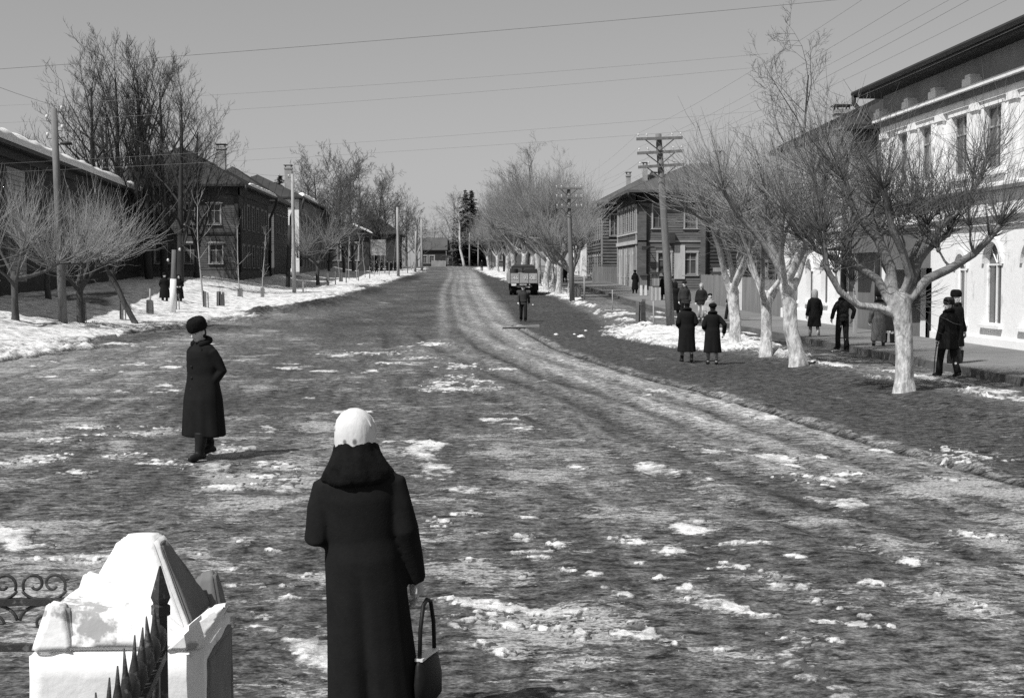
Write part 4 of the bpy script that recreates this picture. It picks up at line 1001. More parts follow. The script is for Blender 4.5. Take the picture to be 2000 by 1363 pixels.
def pollard(seed, th=1.9, nl=5, ll=2.3, ns=26, sl=1.7, r=.17, tr=.011, lean=(0, 0), sides=10, heads=2, elev=(.5, 1.1), up=.25):
    rr = random.Random(seed); tk, tw = MB(), MB()
    lx, ly = lean
    top = Vector((lx, ly, th)); base = [Vector((0, 0, -.25)), Vector((0, 0, .05)), Vector((lx * .12, ly * .12, .3)), top * .45 + Vector((rr.uniform(-.05, .05), rr.uniform(-.05, .05), 0)), top * .75, top, top + Vector((0, 0, .2))]
    trunk_tube(tk, base, [r * 1.55, r * 1.3, r * 1.05, r * .95, r * .95, r * 1.05, r * .5], sides + 2, rr)
    a0 = rr.uniform(0, 6.28)
    for k in range(nl):
        az = a0 + 6.283 * k / nl + rr.uniform(-.35, .35); el = rr.uniform(*elev)
        d = Vector((math.cos(az) * math.cos(el), math.sin(az) * math.cos(el), math.sin(el)))
        p = top + Vector((0, 0, rr.uniform(-.35, .05))); L = ll * rr.uniform(.75, 1.15); pts = [p - d * .05]; q = p.copy()
        for i in range(4):
            d = (d + Vector((0, 0, rr.uniform(-.12, .28))) + jitter(rr, .22)).normalized(); q = q + d * (L / 4); pts.append(q.copy())
        r0 = r * rr.uniform(.42, .6); rad = [r0 * 1.25, r0, r0 * .85, r0 * .7, r0 * .6]
        trunk_tube(tk, pts, rad, sides - 3, rr)
        o = Vector((d.x, d.y, 0))
        head(tw, tk, rr, pts[-1], o, ns, sl, tr, up=up)
        if heads > 1: head(tw, tk, rr, pts[-2] + jitter(rr, .05), o, ns // 2, sl * .9, tr, up=up)
        # one side limb
        i = rr.randint(2, 3); d2 = (d + jitter(rr, .9) + Vector((0, 0, .2))).normalized(); b = pts[i]; e = b + d2 * L * rr.uniform(.3, .5)
        trunk_tube(tk, [b, b.lerp(e, .5) + jitter(rr, .06), e], [r0 * .6, r0 * .5, r0 * .42], 6, rr)
        head(tw, tk, rr, e, Vector((d2.x, d2.y, 0)), int(ns * .8), sl, tr, up=up)
        for j in range(6):
            b = pts[rr.randint(1, 4)]; shoot(tw, rr, b, jitter(rr, 1) + Vector((0, 0, .7)), sl * rr.uniform(.3, .7), tr * .8, side_twigs=1, up=up)
    return tk, tw
def wild(seed, H=15, spread=.5, levels=4, r0=.22, tr=.012, upright=.5, n0=9, first=.25, stems=1):
    """a tall unpruned bare tree: leader, rising limbs, sprays of twigs"""
    rr = random.Random(seed); tk, tw = MB(), MB()
    def grow(p, d, L, r, lv):
        n = 5 if lv == 0 else 4; pts = [p]; q = p.copy(); dd = d.copy()
        for i in range(n):
            w = .06 if lv == 0 else .17
            dd = (dd + jitter(rr, w) + Vector((0, 0, upright * .14 * (1 if lv else .5)))).normalized(); q = q + dd * (L / n); pts.append(q.copy())
        rad = [r * (1 - .80 * i / n) for i in range(n + 1)]
        (tk if lv < 2 else tw).tube(pts, rad, 8 if lv == 0 else 5 if lv == 1 else 3, cap=False)
        if lv >= levels: return
        nk = n0 if lv == 0 else {1: 7, 2: 5, 3: 4}.get(lv, 3)
        for k in range(nk):
            t = (first + (1 - first) * (k + rr.random()) / nk) if lv == 0 else (.22 + .78 * (k + rr.random()) / nk)
            i = min(int(t * n), n - 1); b = pts[i].lerp(pts[i + 1], t * n - i); ax = (pts[i + 1] - pts[i]).normalized()
            side = ax.cross(jitter(rr, 1)).normalized()
            cd = (ax * rr.uniform(.35, .9) + side * spread * rr.uniform(.6, 1.4) + Vector((0, 0, .15))).normalized()
            cl = L * (rr.uniform(.32, .55) * (1.15 - .55 * t) if lv == 0 else rr.uniform(.35, .62) * (1.1 - .4 * t))
            grow(b, cd, cl, max(r * (1 - .8 * t) * rr.uniform(.45, .62), tr * (1.0 if lv < 3 else .75)), lv + 1)
    for s in range(stems):
        d = Vector((rr.uniform(-.22, .22), rr.uniform(-.22, .22), 1)).normalized() if stems > 1 else Vector((rr.uniform(-.04, .04), rr.uniform(-.04, .04), 1)).normalized()
        grow(Vector((rr.uniform(-.5, .5) * (stems > 1), rr.uniform(-.5, .5) * (stems > 1), -.2)), d, H * rr.uniform(.85, 1.02), r0, 0)
    return tk, tw
def tree_thing(name, loc, rz, label, cat, group, tkm, twm, bark, twig, scale=1.0):
    t = empty(name, loc, rz, label, cat, group); t.scale = (scale,) * 3
    tk_ = link('trunk', tkm, t); link('crown', twm, t)
    if twig: finish(tk_, twig, 5, .5)
    return t
def meshes(tk, tw, bark, twig):
    return tk.mesh('trunk', bark, True), tw.mesh('crown', twig, True)

# --- nearest pollarded lime, limbs set out one by one
def near_lime():
    rr = random.Random(11); b0 = gp(1765, 765); S = 2664 / b0.y
    tk, tw = MB(), MB()
    P = lambda px, py, dy=0.0: Vector(((px - 1765) / S, dy, (765 - py) / S))
    trunk_tube(tk, [P(1765, 790), P(1765, 764), P(1765, 740), P(1766, 690), P(1764, 640), P(1757, 600), P(1757, 575), P(1765, 565)], [.26, .215, .175, .155, .165, .19, .19, .08], 16, rr)
    limbs = [
        ([(1745, 612), (1712, 598), (1670, 592), (1630, 568), (1604, 520), (1592, 478), (1588, 455)], -.25, .055),
        ([(1742, 600), (1712, 545), (1680, 518), (1640, 505), (1600, 486), (1572, 462)], .35, .062),
        ([(1745, 590), (1735, 520), (1712, 462), (1680, 425), (1655, 385), (1645, 352)], .1, .075),
        ([(1756, 582), (1772, 535), (1752, 490), (1730, 448), (1712, 405), (1702, 372)], -.4, .062),
        ([(1768, 575), (1786, 518), (1812, 488), (1842, 470), (1872, 450), (1884, 430)], .5, .060),
        ([(1772, 582), (1808, 538), (1850, 520), (1886, 492), (1918, 462), (1930, 438)], -.35, .066),
        ([(1764, 572), (1790, 500), (1815, 458), (1822, 420), (1826, 392)], .9, .05),
        ([(1758, 575), (1742, 510), (1750, 450), (1772, 410)], 1.2, .05),
        ([(1768, 575), (1800, 500), (1850, 440), (1900, 390), (1940, 340), (1960, 300)], .7, .055)]
    for pts, dy, r in limbs:
        n = len(pts); V = [P(x, y, dy * i / (n - 1) * 1.3) + (jitter(rr, .03) if i else Vector()) for i, (x, y) in enumerate(pts)]
        trunk_tube(tk, V, [r * (1.45 - .6 * i / (n - 1)) for i in range(n)], 9, rr)
        o = V[-1] - V[-3]; o.z = 0
        head(tw, tk, rr, V[-1], o, 52, 1.65, .0075, .75); head(tw, tk, rr, V[-2], o, 34, 1.35, .007, .8); head(tw, tk, rr, V[-3], o, 14, 1.0, .006, .9)
        for i in (2, 3):
            if i < n - 1:
                e = V[i] + Vector((rr.uniform(-.3, .3), rr.uniform(-.4, .4), rr.uniform(.25, .6))); trunk_tube(tk, [V[i], V[i].lerp(e, .5) + jitter(rr, .04), e], [r * .5, r * .42, r * .36], 6, rr); head(tw, tk, rr, e, e - V[i], 28, 1.3, .007, .8)
    for k in range(16): shoot(tw, rr, P(1778, 590) + jitter(rr, .08), Vector((rr.uniform(.2, 1), rr.uniform(-.6, .3), rr.uniform(-.7, .5))), rr.uniform(.4, .8), .007, up=-.1)
    a, b = meshes(tk, tw, 'bark_wash', 'twig_dark')
    tree_thing('lime_tree', b0, 0, 'nearest pollarded lime with thick whitewashed trunk and spreading knotted limbs', 'tree', 'whitewashed pollarded limes', a, b, None, .016)
near_lime()
PLIB = [meshes(*pollard(s, th=t_, nl=n_, ll=l_, ns=56, sl=s_ * .86, r=.165, tr=.0085, up=.35, lean=ln, elev=(.7, 1.25)), 'bark_wash_high', 'twig') for s, t_, n_, l_, s_, ln in
        ((21, 1.75, 6, 2.7, 2.0, (-.25, .1)), (22, 1.7, 5, 2.5, 1.9, (.05, .0)), (23, 1.6, 6, 2.6, 2.0, (-.1, -.1)))]
for px, py, k, rz, sc, lab in ((1559, 714, 0, 0.3, 1.10, 'leaning whitewashed pollarded lime second from the right edge'), (1497, 696, 1, 2.0, .92, 'slim whitewashed pollarded lime between two thicker ones'),
                           (1436, 679, 2, 4.4, 1.06, 'whitewashed pollarded lime beside the two women in black'), (1470, 662, 0, 3.3, .95, 'pollarded lime standing behind the row against the plank fence')):
    if px == 1470: continue
    tree_thing('lime_tree', gp(px, py), rz, lab, 'tree', 'whitewashed pollarded limes', *PLIB[k], None, .02, sc)
# the pollards in the distance on the right, behind the lorry
FLIB = [meshes(*pollard(s, th=t_, nl=7, ll=l_, ns=44, sl=2.6, r=.2, tr=.013, up=.5, lean=ln, sides=8, elev=(.75, 1.3)), 'bark_wash_high', 'twig_pale') for s, t_, l_, ln in ((31, 2.0, 2.9, (.2, 0)), (32, 2.2, 3.1, (-.35, 0)), (33, 1.9, 3.3, (-.2, .2)))]
far_right = [(1112, 584, 0, .9, 'forked whitewashed pollard nearest the lorry with a dark fork'), (1090, 578, 1, 1.15, 'leaning whitewashed pollard just right of the lorry'), (1078, 573, 2, 1.2, 'second whitewashed pollard right of the lorry tailgate'), (1066, 569, 0, 1.3, 'third whitewashed pollard half behind the lorry'),
             (1052, 562, 1, 1.35, 'pollard hidden behind the lorry body'), (1036, 555, 2, 1.45, 'pollard rising above the lorry cab'), (1022, 549, 0, 1.4, 'pollard rising above the left side of the lorry'), (1006, 543, 1, 1.35, 'pollard left of the lorry along the far right verge'), (990, 538, 2, 1.25, 'small far pollard left of the lorry by the snow bank'), (972, 533, 0, 1.15, 'far pollard near the walker on the right verge'), (956, 530, 1, 1.0, 'farthest pollard on the right verge')]
for i, (px, py, k, sc, lab) in enumerate(far_right):
    tree_thing('lime_tree', gp(px, py), i * 1.9, lab, 'tree', 'pollarded trees up the right verge', *FLIB[k], None, None, sc)
# tall trees behind that row
WLIB = [meshes(*wild(s, H=h, spread=sp, r0=r0, tr=tr, upright=u, n0=n0, first=f), 'bark', tm) for s, h, sp, r0, tr, u, n0, f, tm in
        ((41, 14, .8, .20, .02, .4, 15, .18, 'twig_pale'), (42, 13, .9, .2, .02, .35, 15, .16, 'twig_pale'), (43, 15, .7, .2, .02, .5, 15, .2, 'twig'))]
for i, (px, Y, sc, lab) in enumerate(((1030, 150, .95, 'tall bare tree whose top stands out above the far pollards'), (985, 190, .9, 'pale bare tree behind the far pollards towards the spruces'), (1085, 140, .72, 'pale bare tree behind the far pollards beside the crossarm pole'), (1005, 170, .92, 'pale round bare tree amid the far right pollards'), (960, 215, .8, 'pale bare tree next to the far cottage on the right'))):
    p = at(px, 530, Y); tree_thing('bare_tree', ground(p.x, Y), i * 2.1, lab, 'tree', 'bare trees behind the right verge', *WLIB[i % 3], None, None, sc)
# the tall thin tree over the plank fence
tk, tw = wild(52, H=11.6, spread=.62, r0=.15, tr=.010, upright=.25, n0=9, first=.34, levels=4)
p = at(1548, 600, 64.5); tree_thing('bare_tree', ground(p.x, 64.5), .4, 'tall thin bare tree rising above the limes in front of the chimney', 'tree', None, *meshes(tk, tw, 'bark', 'twig_dark'), None, None)
# big bare limes on the left between the houses
BIG = [meshes(*wild(s, H=h, spread=sp, r0=.34, tr=.016, upright=.75, n0=17, first=.16, levels=4), 'bark_black', 'twig_black') for s, h, sp in ((61, 18, .55), (62, 17, .62), (63, 18.5, .5))]
for i, (px, top, Y, k, lab) in enumerate(((178, 150, 97, 1, 'leftmost big bare lime leaning out over the snowy roof'), (232, 118, 100, 0, 'tall dark bare lime second in the clump on the left'), (262, 150, 108, 2, 'slender bare lime in the middle of the left clump'), (292, 98, 101, 2, 'tallest bare lime of the left clump'),
        (322, 160, 104, 1, 'bare lime right of the tallest in the left clump'), (352, 168, 94, 0, 'bare lime directly before the hip roofed house'), (383, 240, 106, 1, 'small bare lime at the right of the left clump'), (205, 190, 112, 2, 'bare lime behind the leftmost one of the clump'))):
    b = at(px, 560, Y); g_ = ground(b.x, Y); H_ = at(px, top, Y).z - g_.z; ref = (17, 18, 18.5)[(1, 0, 2)[k] if False else 0] if False else {0: 18, 1: 17, 2: 18.5}[k]
    tree_thing('bare_tree', g_, i * 1.3, lab, 'tree', 'big bare limes on the left', *BIG[k], None, None, H_ / (ref * .97))
# further bare trees up the left side
far_left = [(600, 352, 205, 0, 'pale bare tree behind the long white ended house'), (625, 330, 200, 1, 'tall pale bare tree over the long house on the left'), (655, 322, 196, 2, 'tallest pale bare tree up the left side'), (690, 345, 188, 0, 'bare tree in front of the low far house on the left'), (712, 352, 200, 1, 'dark bare tree above the low snowy roof'), (735, 362, 206, 2, 'bare tree behind the notice hoarding'), (757, 378, 215, 0, 'bare tree right of the hoarding'), (772, 392, 228, 1, 'bare tree towards the crest on the left'), (795, 412, 250, 2, 'small bare tree beside the last poles on the left'), (815, 425, 270, 0, 'faint bare tree at the crest left of the cottage'), (642, 372, 170, 1, 'bare tree right behind the pollard by the white ended house'), (672, 360, 175, 2, 'bare tree before the long house')]
WL2 = [meshes(*wild(s, H=14, spread=sp, r0=.26, tr=.026, upright=.5, n0=19, first=.12), 'bark', tm) for s, sp, tm in ((71, .8, 'twig_dark'), (72, .9, 'twig_dark'), (73, .7, 'twig_dark'))]
for i, (px, top, Y, k, lab) in enumerate(far_left):
    b = at(px, 520, Y); g_ = ground(b.x, Y); H_ = at(px, top, Y).z - g_.z
    tree_thing('bare_tree', g_, i * 1.7, lab, 'tree', 'bare trees up the left side', *WL2[k], None, None, H_ / 13.6)
# pollard on the left verge and its smaller neighbours
LP = [meshes(*pollard(s, th=t_, nl=5, ll=l_, ns=24, sl=s_ * 1.3, r=.13, tr=.011, lean=ln, elev=(.25, 1.25), up=.35), 'bark', tm) for s, t_, l_, s_, ln, tm in
      ((81, 1.7, 1.5, 1.9, (0, 0), 'twig'), (82, 2.4, 1.25, 2.1, (-1.15, .1), 'twig'), (83, 1.7, 2.0, 1.9, (.0, 0), 'twig'), (84, 1.8, 1.6, 1.7, (.1, 0), 'twig'))]
for px, py, k, rz, sc, lab in ((157, 640, 0, .6, 1.05, 'small dark pollard in a board guard near the left pole'), (268, 641, 1, 0, .92, 'young pollard leaning left across its guard post'), (95, 594, 3, 2.0, 1.05, 'pale trunked pollard close to the brick house at the left edge'), (621, 562, 2, 1.0, 1.25, 'round headed pollard on the left verge beside the pale pole'), (30, 632, 2, 3.0, 1.0, 'pollard at the extreme left edge')):
    tree_thing('lime_tree', gp(px, py), rz, lab, 'tree', 'pollards on the left verge', *LP[k], None, .022, sc)
# saplings
def sapling(seed, H, r=.035, nb=5, m='pole_pale'):
    rr = random.Random(seed); tk, tw = MB(), MB(); pts = [Vector((0, 0, -.1))]; q = pts[0].copy(); d = Vector((rr.uniform(-.08, .02), 0, 1))
    for i in range(6): d = (d + jitter(rr, .06)).normalized(); q = q + d * (H / 6); pts.append(q.copy())
    tk.tube(pts, [r * (1 - .11 * i) for i in range(7)], 6)
    for k in range(nb):
        i = rr.randint(2, 5); shoot(tw, rr, pts[i], Vector((rr.choice((-1, 1)) * rr.uniform(.4, 1), rr.uniform(-.5, .5), rr.uniform(.4, 1))), H * rr.uniform(.15, .3), r * .4, side_twigs=3)
    for k in range(4): shoot(tw, rr, pts[6], jitter(rr, .6) + Vector((0, 0, 1)), H * .16, r * .35)
    return meshes(tk, tw, m, 'twig_pale')
SAP = [sapling(s, 4.6, .045, 6) for s in (91, 92, 93)]
def place_sapling(px, py, top, k, rz, lab, thin=1.0):
    g_ = gp(px, py); H_ = (py - top) * g_.y / F; t = tree_thing('sapling', g_, rz, lab, 'sapling', 'saplings along the verges', *SAP[k], None, None, H_ / 4.75); return t
place_sapling(400, 604, 395, 0, .4, 'forked sapling with a board guard in front of the lit house end')
place_sapling(468, 586, 440, 1, 1.0, 'straight sapling in a guard at the corner of the hip roofed house')
place_sapling(513, 584, 455, 2, 2.0, 'sapling in a guard beside the shaded house wall')
place_sapling(431, 604, 545, 1, 3.0, 'short broken sapling in a dark guard')
rs = random.Random(4)
ords = ['first', 'second', 'third', 'fourth', 'fifth', 'sixth', 'seventh', 'eighth', 'ninth', 'tenth', 'eleventh', 'twelfth', 'thirteenth', 'fourteenth']
for i, (px, py, top) in enumerate(((664, 553, 478), (682, 551, 460), (697, 549, 462), (714, 546, 470), (731, 543, 480), (741, 541, 490), (752, 538, 480), (768, 536, 470), (786, 533, 480), (803, 530, 478))):
    place_sapling(px, py, top, i % 3, rs.uniform(0, 6), f'thin bare sapling {ords[i]} along the far left verge counting away from the round pollard')
# ------------------------------------------------------------------ board guards round young trees
def guard(px, py, hpx, wpx, lab, n=4, m='pole_wood', tilt=0.0):
    g_ = gp(px, py); h = hpx * g_.y / F; w = wpx * g_.y / F; rr = random.Random(px)
    G = empty('tree_guard', g_, rr.uniform(-.3, .3), lab, 'tree guard', 'board guards round young trees')
    for k in range(n):
        a = 6.283 * k / n + .4; x, y = math.cos(a) * w * .42, math.sin(a) * w * .42; b = MB()
        bw_ = w * (.52 if n > 3 else .32); tx, ty = -math.sin(a), math.cos(a)
        q = .86
        def ring(z, s_): return [(x * s_ - tx * bw_ / 2 - x * .05, y * s_ - ty * bw_ / 2 - y * .05, z), (x * s_ + tx * bw_ / 2 - x * .05, y * s_ + ty * bw_ / 2 - y * .05, z), (x * s_ + tx * bw_ / 2 + x * .05, y * s_ + ty * bw_ / 2 + y * .05, z), (x * s_ - tx * bw_ / 2 + x * .05, y * s_ - ty * bw_ / 2 + y * .05, z)]
        b.hexa(ring(-.1, 1.0) + ring(h * rr.uniform(.9, 1.05), q)); b.build('board', m, G)
    b = MB(); b.tube([(-w * .42, w * .02, h * .8), (w * .42, w * .02, h * .82)], w * .05, 5); b.tube([(w * .02, -w * .42, h * .76), (w * .02, w * .42, h * .78)], w * .05, 5); b.build('crossbar', m, G)
    return G
guard(160, 640, 56, 20, 'dark board guard round the small pollard near the left pole', 4, 'wood_mid')
guard(240, 633, 50, 14, 'upright board guard behind the leaning young pollard', 3)
guard(293, 621, 36, 16, 'low board guard round a cut stump on the left snow', 4)
guard(345, 612, 42, 13, 'stick guard right of the white based post', 3)
guard(402, 608, 40, 13, 'stick guard of the forked sapling', 3)
guard(431, 605, 34, 16, 'tapered dark board guard right of the forked sapling', 4)
guard(469, 587, 24, 12, 'board guard at the house corner sapling', 4)
guard(513, 586, 24, 11, 'board guard of the sapling by the shaded wall', 4)
guard(594, 578, 30, 10, 'pale stick guard right of the pale pole', 3, 'pole_pale')
guard(640, 562, 28, 10, 'dark guard right of the round headed pollard', 4)
guard(666, 555, 22, 8, 'small guard on the snow bank up the left verge', 4)
guard(1251, 628, 42, 20, 'stick guard of four tall stakes on the right snow', 4, 'wood_mid')
guard(1128, 582, 22, 12, 'low stick guard beside the forked far pollard', 4)
# single stakes
def stake(px, py, top, lab, m='pole_pale', r=.03, name='stake'):
    g_ = gp(px, py); e = at(px, top, g_.y); mb = MB(); mb.tube([(0, 0, -.2), (.01, 0, (e.z - g_.z) * .5), (e.x - g_.x, 0, e.z - g_.z)], [r, r, r * .85], 6)
    tag(mb.build(name, m, None, loc=g_, smooth=True), lab, 'stake', 'stakes and sticks along the verges')
stake(1276, 640, 588, 'pale stake beside the four staked guard on the right snow'); stake(1196, 606, 566, 'thin pale stake at the edge of the right verge'); stake(1141, 584, 538, 'pale leaning stake by the far pollards', r=.05)
stake(293, 600, 564, 'pale stake standing in the stump guard', r=.05)
for i, (px, py, top) in enumerate(((655, 560, 530), (676, 557, 528), (700, 553, 526), (722, 548, 520), (760, 541, 512), (778, 538, 510), (796, 535, 508), (812, 530, 506))):
    stake(px, py, top, f'short dark stake {ords[i]} along the far left snow bank', 'pole_wood', .05)
# ------------------------------------------------------------------ conifers and birch at the end of the street
def spruce(seed, H, R):
    rr = random.Random(seed); tk, fo = MB(), MB(); tk.tube([(0, 0, -.3), (0, 0, H * .5), (0, 0, H)], [.28, .18, .03], 7)
    z = H * .06
    while z < H * .985:
        f = 1 - z / H; Rz = R * (f ** .55) * rr.uniform(.72, 1.12) + .12; n = 7 if f > .3 else 5
        for k in range(n):
            a = rr.uniform(0, 6.283); L = Rz * rr.uniform(.6, 1.15); ca, sa = math.cos(a), math.sin(a); m = 5
            for j in range(m):
                t = (j + .6) / m; r = L * t; zz_ = z - L * .55 * t + L * .25 * t * t; w = (.18 + .55 * L * (1 - t * .7) * .5); hh = .22 + .2 * (1 - t)
                c = Vector((ca * r, sa * r, zz_)); side = Vector((-sa, ca, 0)) * w * rr.uniform(.6, 1.2); fw = Vector((ca, sa, -.5)) * (L / m * 1.1); dn = Vector((0, 0, -hh * rr.uniform(.6, 1.6)))
                fo.poly([c - side, c + fw * .9 + jitter(rr, .08), c + side]); fo.poly([c - side * .7, c - side * .2 + dn + jitter(rr, .1), c + side * .3]); fo.poly([c + side * .7, c + fw * .4 + dn * .9, c + fw * .5])
        z += rr.uniform(.22, .34) * (H / 14)
    return tk.mesh('trunk', 'bark', True), fo.mesh('crown', 'needles')
SPR = [spruce(s, 18, 3.7) for s in (101, 102)]
for px, top, Y, k, sc, lab in ((909, 369, 287, 0, None, 'taller dark spruce of the pair at the end of the street'), (921, 370, 290, 1, None, 'dark spruce right of its twin at the end of the street'), (938, 410, 300, 0, None, 'lower spruce right of the spruce pair'), (548, 340, 178, 1, None, 'dark spruce top behind the houses on the left')):
    b = at(px, 520, Y); g_ = ground(b.x, Y); H_ = at(px, top, Y).z - g_.z; t = tree_thing('spruce_tree', g_, px, lab, 'tree', 'spruces', *SPR[k], None, None, H_ / 18); t.scale = (H_ / 18 * 1.35, H_ / 18 * 1.35, H_ / 18)
    pass
def birch():
    rr = random.Random(7); Y = 283; b = at(907, 521, Y); g_ = ground(b.x, Y); S = F / Y; tk, tw = MB(), MB()
    V = [Vector(((px - 907) / S, 0, (521 - py) / S)) for px, py in ((907, 524), (905, 510), (899, 485), (898, 460), (898, 435), (895, 410), (892, 388))]
    tk.tube(V, [.32, .28, .24, .21, .17, .12, .05], 7)
    for k in range(60):
        i = rr.randint(2, 5); p = V[i].lerp(V[i + 1], rr.random()); d = Vector((rr.uniform(-1, 1), rr.uniform(-1, 1), rr.uniform(.3, 1.1))).normalized(); L = rr.uniform(1.6, 4.0) * (1.1 - .08 * i)
        q = p + d * L; tw.tube([p, p + d * L * .5, q], [.06, .04, .02], 4, cap=False)
        for j in range(9):
            c = p.lerp(q, rr.uniform(.3, 1)); dv = (d * .5 + jitter(rr, .8)).normalized(); l2 = rr.uniform(.6, 1.6); tw.tube([c, c + dv * l2 * .5, c + dv * l2 + Vector((0, 0, -l2 * .35))], [.028, .022, .012], 3, cap=False)
    tree_thing('birch_tree', g_, 0, 'leaning white trunked birch in front of the spruces at the end of the street', 'tree', None, tk.mesh('trunk', 'bark_birch', True), tw.mesh('crown', 'twig', True), None, None)
birch()
for i, (px, top, Y, k, lab) in enumerate(((884, 395, 296, 0, 'pale bare tree left of the leaning birch'), (872, 440, 310, 1, 'low bare tree behind the cottage roof at the crest'), (848, 448, 330, 2, 'faint bare tree behind the cottage roof'), (832, 440, 345, 0, 'faint bare tree left behind the cottage'))):
    b = at(px, 520, Y); g_ = ground(b.x, Y); H_ = at(px, top, Y).z - g_.z; tree_thing('bare_tree', g_, i, lab, 'tree', 'bare trees behind the crest', *WLIB[k], None, None, H_ / 13.5)
def distant_wood():
    rr = random.Random(15); mb = MB()
    for k in range(150):
        x = rr.uniform(-170, 190); y = rr.uniform(345, 420); h = rr.uniform(6, 11); z0 = zz(x, y) - .5; c = Vector((x, y, z0))
        mb.tube([c, c + Vector((0, 0, h))], [.2, .05], 4, cap=False)
        for j in range(26):
            b = c + Vector((0, 0, h * rr.uniform(.25, .95))); d = Vector((rr.uniform(-1, 1), rr.uniform(-1, 1), rr.uniform(.4, 1.2))); mb.tube([b, b + d * rr.uniform(.8, 2.0)], [.07, .03], 3, cap=False)
    o = mb.build('distant_wood', 'twig', None); o['kind'] = 'stuff'
distant_wood()
# ------------------------------------------------------------------ poles and wires
def pole(px, py, tx, ty, r, lab, m='pole_wood', arms=(), Yf=None, base_white=None, ins=(), cat='utility pole', group='utility poles along the street'):
    g_ = gp(px, py); e = at(tx, ty, g_.y); P_ = empty('utility_pole', g_, 0, lab, cat, group); v = e - g_
    mb = MB(); mb.tube([Vector((0, 0, -.3)), v * .3, v * .65, v], [r * 1.15, r * 1.05, r * .92, r * .8], 10); mb.build('shaft', m, P_, smooth=True)
    if base_white: mb = MB(); mb.tube([Vector((0, 0, -.05)), v * base_white], [r * 1.19, r * 1.1], 10); mb.build('painted_base', 'paint_white', P_, smooth=True)
    for (f, half, tilt) in arms:
        c = v * f; b = MB(); yv = -r * .9
        b.hexa([c + Vector((-half, yv - .1, -.055 - tilt)), c + Vector((half, yv - .1, -.055 + tilt)), c + Vector((half, yv, -.055 + tilt)), c + Vector((-half, yv, -.055 - tilt)), c + Vector((-half, yv - .1, .055 - tilt)), c + Vector((half, yv - .1, .055 + tilt)), c + Vector((half, yv, .055 + tilt)), c + Vector((-half, yv, .055 - tilt))])
        a = b.build('crossarm', 'pole_wood' if m == 'pole_wood' else m, P_)
        for s in (-1, 1):
            k = MB(); k.tube([c + Vector((s * half * .62, yv - .12, -.05 + s * tilt * .6)), c + Vector((0, yv - .12, -.5))], .022, 5); k.build('brace', 'iron', P_)
        for q in (-.92, -.55, .55, .92):
            i_ = MB(); x = q * half; z = q * tilt; i_.tube([c + Vector((x, yv - .05, .05 + z)), c + Vector((x, yv - .05, .12 + z)), c + Vector((x, yv - .05, .15 + z)), c + Vector((x, yv - .05, .21 + z))], [.012, .02, .04, .025], 6); i_.build('insulator', 'ceramic', a)
    for (f, s, up) in ins:
        c = v * f; k = MB(); k.tube([c, c + Vector((s * .28, 0, -.02)), c + Vector((s * .28, 0, .08))], .015, 5); h = k.build('hook', 'iron', P_)
        i_ = MB(); i_.tube([c + Vector((s * .28, 0, .07)), c + Vector((s * .28, 0, .12)), c + Vector((s * .28, 0, .18)), c + Vector((s * .28, 0, .22))], [.03, .06, .055, .03], 8); i_.build('insulator', 'ceramic', h, smooth=True)
    return P_, v
tele, tv = pole(1311, 640, 1286, 262, .15, 'telegraph pole with three crossarms on the right verge before the boarded house', arms=((.975, .92, .03), (.905, .92, .05), (.835, .92, .06)))
mbx = MB(); mbx.tube([tv * .80 + Vector((-.1, -.1, 0)), tv * .80 + Vector((-.42, -.15, .02)), tv * .80 + Vector((-.45, -.15, -.12))], .03, 6); mbx.build('lamp_bracket', 'iron', tele)
tele2, tv2 = pole(1118, 590, 1110, 362, .15, 'farther telegraph pole with crossarms above the far pollards', arms=((.97, .85, .0), (.89, .85, .0), (.81, .85, .0)))
lp, lv = pole(124, 641, 105, 212, .15, 'leaning wooden pole with white insulators at the left edge', m='pole_wood', ins=((.985, 1, 0), (.945, -1, 0), (.90, 1, 0), (.865, -1, 0)))
mb = MB(); mb.tube([lv * .86, lv * .86 + Vector((.35, -.05, .08)), lv * .86 + Vector((.42, -.05, -.05))], .02, 6); lb = mb.build('lamp_bracket', 'iron', lp)
mb = MB(); mb.tube([lv * .86 + Vector((.42, -.05, -.08)), lv * .86 + Vector((.42, -.05, -.12)), lv * .86 + Vector((.42, -.05, -.2))], [.04, .22, .24], 12); mb.build('lamp_shade', 'truck_dark', lb, smooth=True)
pole(337, 617, 340, 488, .14, 'post with a whitewashed base in front of two people in black', m='pole_wood', base_white=.56, ins=((.96, 1, 0), (.8, -1, 0)), cat='post')
pp, pv = pole(575, 578, 571, 340, .13, 'tall pale pole beside the hip roofed house on the left', m='pole_pale', ins=((.97, -1, 0), (.93, 1, 0)))
pole(562, 566, 566, 440, .17, 'short dark stub pole strapped against the tall pale pole', m='wood_dark', cat='stub pole')
pole(778, 541, 776, 405, .16, 'pole on the far left verge right of the hoarding', m='pole_pale')
pole(811, 533, 812, 452, .14, 'pale pole at the far left snow bank', m='pole_pale')
p820, v820 = pole(824, 530, 823, 428, .16, 'braced pole nearest the crest on the left', m='pole_pale')
mb = MB(); mb.tube([Vector((-1.8, 0, -.2)), v820 * .55], .12, 7); mb.build('brace', 'pole_pale', p820)
for px, py, ty, lab in ((917, 520, 455, 'thin pole left of two at the crest before the spruces'), (934, 520, 468, 'thin pole right of two at the crest before the spruces')): pole(px, py, px, ty, .13, lab, m='pole_pale')
def wire(name, pts, lab, r=.012, sag=.3, seg=14):
    mb = MB()
    for a, b in zip(pts[:-1], pts[1:]):
        a, b = Vector(a), Vector(b); V = []
        for i in range(seg + 1):
            t = i / seg; V.append(a.lerp(b, t) - Vector((0, 0, sag * 4 * t * (1 - t))))
        mb.tube(V, r, 4)
    tag(mb.build(name, 'wire', None), lab, 'wire', 'overhead wires')
